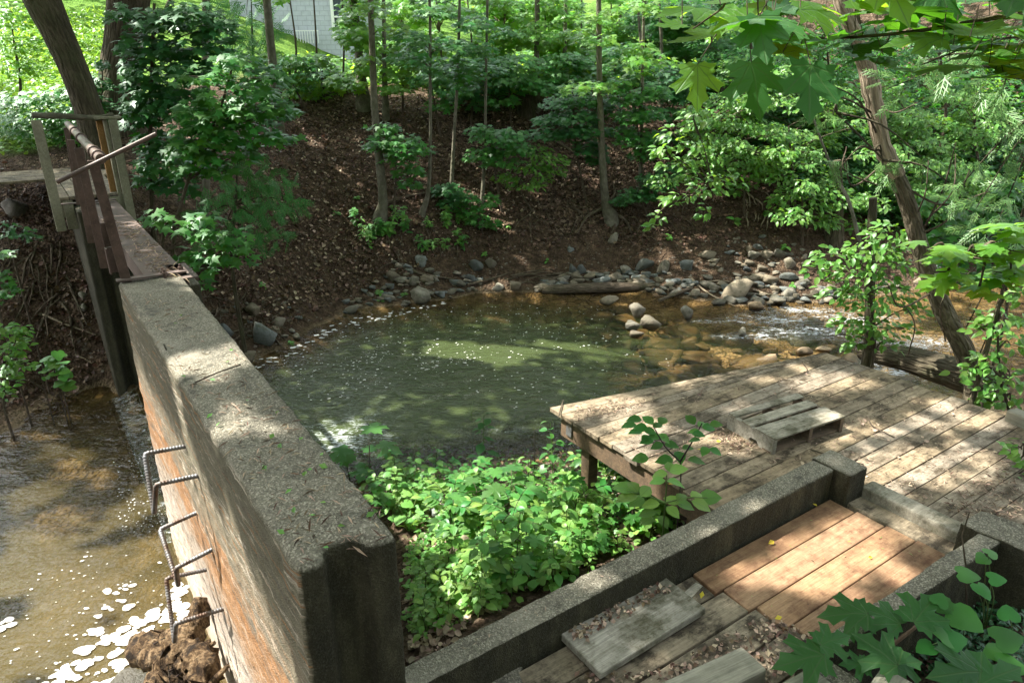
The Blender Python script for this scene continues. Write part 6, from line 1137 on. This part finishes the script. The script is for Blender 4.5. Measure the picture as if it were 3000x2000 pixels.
# maple seedlings, periwinkle and mustard below the right kerb
b_, _ = cover('', '', 1700, [(2420, 1840), (2560, 1800), (2700, 1760), (2860, 1800), (3000, 1800), (3000, 2000), (2480, 2000)], OVATE, (.025, .05), None, .16, tilt=.35, lo=1.); tag(b_.build('periwinkle', M['ivy']), 'glossy dark periwinkle carpeting the ground below the kerb', kind='stuff')
b_, _ = cover('', '', 900, [(2480, 1840), (2750, 1700), (3000, 1640), (3000, 2000), (2480, 2000)], CURL, (.03, .06), None, .05, tilt=.6, lo=1.); tag(b_.build('leaf_litter', M['dry']), 'dead leaves under the periwinkle', kind='stuff')
def leafplant(name, label, cat, leaves, base, mat, tpl, smat='twig'):
    p0 = hit(*base, 1.0); t = thing(name, label, cat, p0); mb = MB(); P_, D_, N_, S_3 = [], [], [], []
    for u, v, px, ang, z in leaves:
        c = P(u, v, z); s = px*pxsize(c); a = radians(ang); d = np.array([sin(a), cos(a)*.75, rnd.uniform(-.35, -.1)]); P_.append(c-unit(d)*s*.45); D_.append(d); N_.append((rnd.uniform(-.25, .25), rnd.uniform(-.45, -.1), 1)); s *= (.72 if tpl is HEART else .9); S_3.append(s); mb.tube(spline([p0, (p0+c)/2+[0, 0, .06], P_[-1]], 8), np.linspace(.003, .0018, 8), 5)
    mb.build('stem', M[smat], t, p0); MB().scatter(tpl, P_, D_, N_, S_3).build('leaves', M[mat], t, p0); return t
leafplant('maple_seedling', 'broad leaved maple seedling overhanging the right kerb end', 'seedling', [(2470, 1800, 150, -75, .3), (2570, 1800, 140, -40, .28), (2700, 1800, 150, 40, .3)], (2580, 1900), 'maple_near', MAPLE)
leafplant('maple_seedling', 'broad leaved maple seedling over the old walkway boards', 'seedling', [(2340, 1930, 170, -95, .3), (2440, 1880, 120, 60, .32)], (2420, 1960), 'maple_near', MAPLE)
leafplant('maple_seedling', 'maple seedling low in the periwinkle beside the timber end', 'seedling', [(2570, 1920, 150, -20, .25), (2660, 1940, 120, 70, .22), (2500, 1950, 90, -80, .22)], (2600, 1960), 'maple_near', MAPLE)
leafplant('maple_seedling', 'dark maple leaf plant at the very bottom edge', 'seedling', [(2790, 1985, 190, -90, .3), (2920, 1990, 180, 60, .3)], (2860, 1998), 'maple_near', MAPLE)
leafplant('mustard_plant', 'tall mustard with toothed leaves standing against the kerb', 'plant', [(2850, 1690, 90, 110, .5), (2910, 1620, 60, 60, .55), (2870, 1640, 60, -120, .5), (2890, 1740, 80, 170, .4), (2930, 1700, 70, 100, .45)], (2880, 1860), 'maple', HEART, 'stem')
leafplant('mustard_plant', 'leafy mustard clump in the middle of the periwinkle', 'plant', [(2760, 1780, 90, -120, .3), (2740, 1860, 110, -60, .25), (2850, 1830, 130, 150, .28), (2800, 1880, 110, 80, .24), (2700, 1900, 80, -110, .2), (2750, 1760, 70, 30, .35)], (2790, 1920), 'maple', HEART, 'stem')
leafplant('mustard_plant', 'low mustard at the view edge below the kerb end', 'plant', [(2960, 1880, 120, 80, .25), (2900, 1920, 100, -100, .2), (2980, 1960, 110, 120, .22), (2950, 1800, 80, 20, .28)], (2960, 1940), 'maple', HEART, 'stem')
for pp, lb in (([(2840, 1500), (2818, 1570), (2830, 1660), (2832, 1790)], 'thin brown twig standing upright against the right kerb'),):
    o = MB().tube([P(*pp[3], 0)]+[PY(u, v, P(*pp[3], 0)[1]) for u, v in pp[::-1][1:]], [.006, .005, .004, .003], 6).build('upright_twig', M['twig'], None, P(*pp[3], 0)); tag(o, lb, 'twig')
# overhanging branch of big maple leaves close to the camera
t = thing('maple_branch', 'overhanging branch of large backlit maple leaves close to the viewer', 'branch', (2.2, 1.6, 3.4)); b0 = np.array([2.2, 1.6, 3.4]); mb = MB()
def br(pp, r0, r1, n=14): s = spline([PY(u, v, Y) for u, v, Y in pp], n); mb.tube(s, np.linspace(r0, r1, n), 6); return s
br([(3150, 20, 1.9), (2900, 55, 1.95), (2700, 90, 2.0), (2520, 108, 2.05), (2400, 112, 2.1)], .008, .003); br([(3000, -60, 2.2), (2500, -70, 2.1), (2170, -10, 2.0), (2110, 30, 2.0), (2030, 85, 2.0)], .006, .002); br([(2221, -40, 2.), (2220, 10, 2.), (2222, 45, 2.)], .003, .002); br([(3150, 100, 2.3), (2900, 120, 2.3), (2700, 190, 2.35)], .005, .002)
LV = [(2020, 45, 185, -100, 1), (2060, 120, 175, -120, 1), (2045, 240, 135, 180, 1), (2150, 20, 160, 20, 1), (2130, 60, 150, -60, 1), (1965, 80, 90, -80, 1), (2190, 75, 170, -110, 0), (2230, 110, 150, 170, 0), (2215, 245, 170, 165, 0), (2365, 265, 180, 190, 0), (2330, 60, 170, 60, 0), (2400, 40, 160, 90, 1), (2430, 130, 190, -110, 0), (2480, 70, 160, 60, 0), (2560, 30, 190, 110, 1), (2520, 190, 160, -120, 0), (2640, 70, 180, 80, 0), (2620, 205, 150, 90, 0), (2700, 40, 190, 50, 0), (2760, 150, 190, -100, 0), (2800, 60, 180, 100, 1), (2770, 225, 170, -125, 0), (2870, 120, 200, 60, 1), (2900, 30, 180, 90, 0), (2930, 190, 190, -110, 1), (2960, 100, 170, 120, 0), (2880, 250, 160, -110, 0), (2980, 230, 180, 100, 1), (2300, 10, 170, -30, 0), (2250, 20, 150, -80, 1), (2450, 5, 180, 10, 0), (2600, -5, 180, 160, 1), (2750, 0, 180, 160, 0), (2990, 20, 200, 170, 0), (2350, 150, 140, -130, 0), (2690, 120, 160, -70, 1), (2840, 190, 150, 70, 0)]
P_, D_, N_, S_3, MI = [], [], [], [], []
for q in range(34): uu = rnd.uniform(2250, 3050); LV.append((uu, rnd.uniform(-20, 150+(uu-2250)*.15), rnd.uniform(110, 175), rnd.uniform(-130, 130), 1 if rnd.random() < .22 else 0))
for u, v, px, ang, br_ in LV:
    c = PY(u, v, rnd.uniform(1.8, 2.3)); s = px*pxsize(c); a = radians(ang); hang = 1 if 150 < abs(ang) < 200 else 0
    d = np.array([sin(a), .45*cos(a)+rnd.uniform(-.5, .5), -1.3 if hang else (.25*cos(a)-.25)]); P_.append(c-unit(d)*s*.4); D_.append(d); N_.append((rnd.uniform(-.3, .3), -1.1 if hang else rnd.uniform(-.35, .25)-.35*br_, .55 if hang else 1.)); S_3.append(s); MI.append(br_)
    mb.tube([P_[-1], P_[-1]+[rnd.uniform(-.03, .05), .02, .07]], .0014, 4)
mb.build('twigs', M['twig'], t, b0); MI = np.array(MI); f = lambda a, k: np.array(a)[MI == k]
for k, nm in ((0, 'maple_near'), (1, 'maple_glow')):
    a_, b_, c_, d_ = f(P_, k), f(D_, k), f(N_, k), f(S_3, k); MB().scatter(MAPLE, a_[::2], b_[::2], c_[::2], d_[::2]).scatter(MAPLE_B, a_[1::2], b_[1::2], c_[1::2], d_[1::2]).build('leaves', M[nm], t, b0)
# ---------------------------------------------------------------- far wood behind everything
n = 26000; x = R.uniform(-26, 34, n); y = R.uniform(21, 46, n); x *= .6+y/45; gz = TQ(x, y); z = gz+R.uniform(.2, 1, n)**1.2*np.where(x < -4, 6, np.where((x < 9) & (y < 33), 4.5, 11)); pos = np.stack([x, y, z], 1)
zc = y*C_-(z-CZ)*S_; pu = 1500+FPX*x/zc; pv = 1000-FPX*(y*S_+(z-CZ)*C_)/zc; dens = fbm(x*.35, z*.35+y*.1, 51, 3)
keep = (dens > -.11) & ~((pu < 345) & (pv > -30) & (pv < 420)) & ~((y < 28.5) & (pu > 780) & (pu < 1060) & (pv < 190)) & ~((np.hypot((pu-1310)/60, (pv-110)/60) < 1)) & ~((np.hypot((pu-1745)/70, (pv-30)/50) < 1)) & ~((y < 27.5) & (x < 4) & (x > -10))
pos = pos[keep]; n = len(pos); an = R.uniform(0, 6.28, n); o = MB().scatter(STAR, pos, np.stack([np.cos(an), np.sin(an), R.uniform(-.7, .1, n)], 1), np.stack([R.normal(0, .5, n), R.normal(-.3, .5, n), np.ones(n)], 1), R.uniform(.28, .55, n)).build('far_woods', M['far']); tag(o, 'dense far wood behind the stream bank', kind='stuff')
for i in range(26):
    xx = rnd.uniform(-12, 26); yy = rnd.uniform(22, 36)
    if -10.5 < xx < 4.5 and yy < 33: continue
    p = onland(xx, yy); tree('fw%d' % i, 'slim trunk standing in the far wood', [(*(lambda q: (1500+FPX*q[0]/(q[1]*C_-(q[2]-CZ)*S_), 1000-FPX*(q[1]*S_+(q[2]-CZ)*C_)/(q[1]*C_-(q[2]-CZ)*S_)))(p), 10), (1500+FPX*xx/(yy*C_), -30, 8)], 'bark', 2, 1.2, yy, 7, 'far_tree', group='slim trunks in the far wood')
# ---------------------------------------------------------------- unseen canopy leaves, set along sun rays to cast shade, shared among visible trunks
LIT = []
def lit(p, r): LIT.append((np.asarray(p, float), r))
for u, v, r in ((700, 1195, .12), (690, 1255, .13), (730, 1245, .1), (870, 1262, .08), (640, 1130, .05), (560, 905, .05)): lit(P(u, v, 1.05), r)
for s in np.arange(.35, 4.2, .3):
    for z in (-1.4, -1.0, -.55, -.1): lit(W(s, 0, z), .22)
    lit(W(s, 0, .45), .08)
for u, v, r in ((100, 1450, .35), (240, 1340, .22), (130, 1620, .4), (350, 1700, .45), (450, 1850, .5), (300, 1930, .5), (60, 1900, .5), (200, 1750, .4), (420, 1480, .3), (180, 1300, .15), (560, 1780, .5), (120, 1345, .12), (500, 1980, .5), (20, 1700, .4)): lit(P(u, v, LEFTW), r*.62)
for u, v, r in ((1330, 1045, .3), (1450, 1055, .3), (1560, 1052, .22), (1700, 1040, .25), (1800, 1062, .25), (1900, 1010, .28), (1990, 1035, .3), (2100, 1020, .32), (2200, 1060, .3), (2280, 1000, .3), (2360, 1035, .25), (1440, 905, .14), (1880, 945, .22), (1910, 985, .22), (1620, 1035, .15), (1400, 1070, .25), (1500, 1075, .2), (2050, 975, .2), (1960, 1080, .2), (1000, 1300, .16), (1060, 1275, .1)): lit(P(u, v, POOL-.12), r)
for u, v, r in ((1030, 540, .14), (1033, 365, .1), (1440, 320, .25), (1220, 505, .08), (1080, 680, .08), (930, 420, .1), (1390, 900, .1), (2220, 600, .12), (1600, 720, .08), (1750, 690, .1), (2300, 690, .12), (1120, 335, .1)): lit(hit(u, v), r)
for u, v, r in ((1800, 1180, .16), (1700, 1200, .1), (1850, 1195, .12), (2420, 1105, .12), (2230, 1110, .08), (2480, 1115, .12), (2370, 1140, .1), (2770, 1190, .12), (2890, 1235, .1), (2560, 1250, .07), (2500, 1275, .09), (2620, 1370, .13), (2700, 1385, .1), (2560, 1390, .1), (2480, 1395, .08), (2740, 1330, .1), (2850, 1320, .1), (2030, 1090, .1), (2440, 1130, .1), (2700, 1230, .07), (2180, 1200, .08), (2110, 1290, .12), (1900, 1260, .07), (2640, 1440, .08), (2340, 1075, .08), (2860, 1400, .09)): lit(P(u, v, ZD), r)
for u, v, r in ((2330, 1600, .1), (2500, 1560, .14), (2560, 1650, .13), (2700, 1560, .1), (2230, 1680, .08), (2420, 1720, .1), (1800, 1800, .05)): lit(P(u, v, 0), r)
for u, v, r in ((1620, 1360, .3), (1680, 1330, .25), (1130, 1400, .3), (1040, 1340, .3), (1250, 1480, .25), (1400, 1540, .3), (1500, 1430, .25), (1350, 1650, .2), (1230, 1780, .25), (1600, 1560, .2), (1850, 1520, .25), (2000, 1420, .2), (1200, 1340, .25), (1960, 1530, .2), (1700, 1600, .15)): lit(P(u, v, -.6), r)
for u, v, Y, r in ((2010, 560, 9.6, .5), (1960, 430, 9.6, .4), (2080, 400, 14, .8), (2200, 330, 14, .9), (2330, 420, 13.5, .9), (2420, 300, 14.5, .9), (2300, 530, 12, .7), (2150, 480, 12.5, .6), (2460, 800, 7.7, .4), (2540, 730, 7.7, .4), (2560, 900, 7.7, .35), (2500, 950, 7.7, .3), (2950, 950, 5.6, .3), (2930, 1080, 5.6, .3), (2930, 330, 5.6, .35), (2960, 560, 5.6, .35), (2870, 640, 5.6, .3), (2500, 80, 6.1, .3), (2540, 230, 6.1, .25), (2565, 340, 6.1, .25), (2600, 460, 6.1, .25), (2610, 530, 6.1, .15), (2650, 350, 11, .5), (2750, 300, 11, .4), (2480, 480, 11, .5), (2450, 170, 14, .8), (2030, 60, 2, .2), (2050, 200, 2, .15), (2150, 40, 2, .15), (2560, 40, 2, .12), (2900, 140, 2, .15), (2720, 750, 3.3, .12), (2900, 740, 3.3, .15), (1160, 420, 13.5, .2), (1580, 480, 13.5, .25), (760, 310, 9.2, .2), (780, 400, 9.2, .25), (600, 700, 8.6, .2), (1130, 190, 15, .3)): lit(PY(u, v, Y), r)
# unseen leaves added behind the viewer to shade surfaces facing the camera
n = 9000; an = R.uniform(radians(178), radians(362), n); rr_ = R.uniform(9, 17, n); pos = np.stack([rr_*np.cos(an), rr_*np.sin(an)-1.5, R.uniform(.3, 13, n)], 1); pos = pos[(pos[:, 1] < -2.5) | ((pos[:, 0] > 10) & (pos[:, 1] < 1))]; n = len(pos); an = R.uniform(0, 6.28, n)
o = MB().scatter(STAR, pos, np.stack([np.cos(an), np.sin(an), R.uniform(-.7, .1, n)], 1), np.stack([R.normal(0, .6, n), R.normal(0, .6, n), np.ones(n)], 1), R.uniform(.5, .95, n)).build('rear_shade_woods', M['canopy']); tag(o, 'unseen leafy wood added behind the viewer to shade the clearing', kind='stuff')
n = 90000; gx = R.uniform(-10.5, 12, n); gy = R.uniform(-1, 20.5, n); ga, gb = gx*AX[0]+gy*AX[1], gx*BX[0]+gy*BX[1]; onw = (np.abs(tt(gx, gy)-.2) < .75) & (ss(gx, gy) > -.4) & (ss(gx, gy) < 4.6); gz = np.where(gy > 18, 2.2, np.clip(TQ(gx, gy), POOL, 3)); gz = np.where((ga > 1) & (ga < 6.6) & (gb > .8) & (gb < 4.6), ZD, gz); gz = np.where(onw, 1.05, gz); h = R.uniform(7.0, 12.5, n); pos = np.stack([gx, gy, gz], 1)+SUN[None]*(h/SUN[2])[:, None]
D_ = np.full(n, .52); D_ = np.where((gx < -5.5) & (gy > 11.8), .0, D_); D_ = np.where(gy > 17.6, 0, D_); D_ = np.where((gx > 3) & (gy > 12), .2, D_); D_ = np.where(tt(gx, gy) < -.1, np.where(gy < 5.9, .5, .85), D_)
D_ = np.where((ga > 1) & (ga < 6.6) & (gb > .8) & (gb < 4.6), .8, D_); D_ = np.where(onw, 1.3, D_)
D_ = D_*np.clip(1.05+fbm(gx*1.5, gy*1.5, 77, 3)*1.3, .2, 1.4)
keep = R.uniform(0, 1, n) < D_; pos = pos[keep]; m2 = 9000; h2 = R.uniform(6.5, 11, m2)
pos = np.concatenate([pos, np.array([W(a, b, 1.05) for a, b in zip(R.uniform(-.3, 4.5, m2), R.uniform(-.12, .55, m2))])+SUN[None]*(h2/SUN[2])[:, None]]); sz = R.uniform(.15, .3, len(pos)); ok = np.ones(len(pos), bool)  # extra unseen leaves added to shade the dam top
for c, r in LIT:
    q = pos-c; dd = np.linalg.norm(q-(q@SUN)[:, None]*SUN, axis=1); ok &= ~((dd < r+sz*.42) & (q@SUN > 0))
zc = pos[:, 1]*C_-(pos[:, 2]-CZ)*S_; pv = 1000-FPX*(pos[:, 1]*S_+(pos[:, 2]-CZ)*C_)/np.maximum(zc, .1); pu = 1500+FPX*pos[:, 0]/np.maximum(zc, .1)
ok &= ~((zc > .1) & (pv > -60) & (pu > -300) & (pu < 3300)); pos = pos[ok]; sz = sz[ok]
own = ['lean_left', 'rough', 'grey_mid', 'slope', 'pale_base', 'bank_grey', 'tall_grey']
tp = np.array([TREES[k][2] for k in own]); ww = np.array([.62, .62, 1, 1, 1.1, 1, 1]); oi = np.argmin(np.linalg.norm(pos[:, None, :2]-tp[None, :, :2], axis=2)*ww, axis=1)
for i, k in enumerate(own):
    q = pos[oi == i]; m_ = len(q)
    if not m_: continue
    an = R.uniform(0, 6.28, m_); MB().scatter(STAR, q, np.stack([np.cos(an), np.sin(an), R.uniform(-.6, .2, m_)], 1), np.stack([R.normal(0, .35, m_), R.normal(0, .35, m_), np.ones(m_)], 1)+SUN*.5, sz[oi == i]*1.0).build('shade_crown', M['canopy'], TREES[k][0], TREES[k][1])  # unseen leaves added for shade, parented to the nearest trunk
print('canopy', len(pos), 'objects', len(COL.objects))
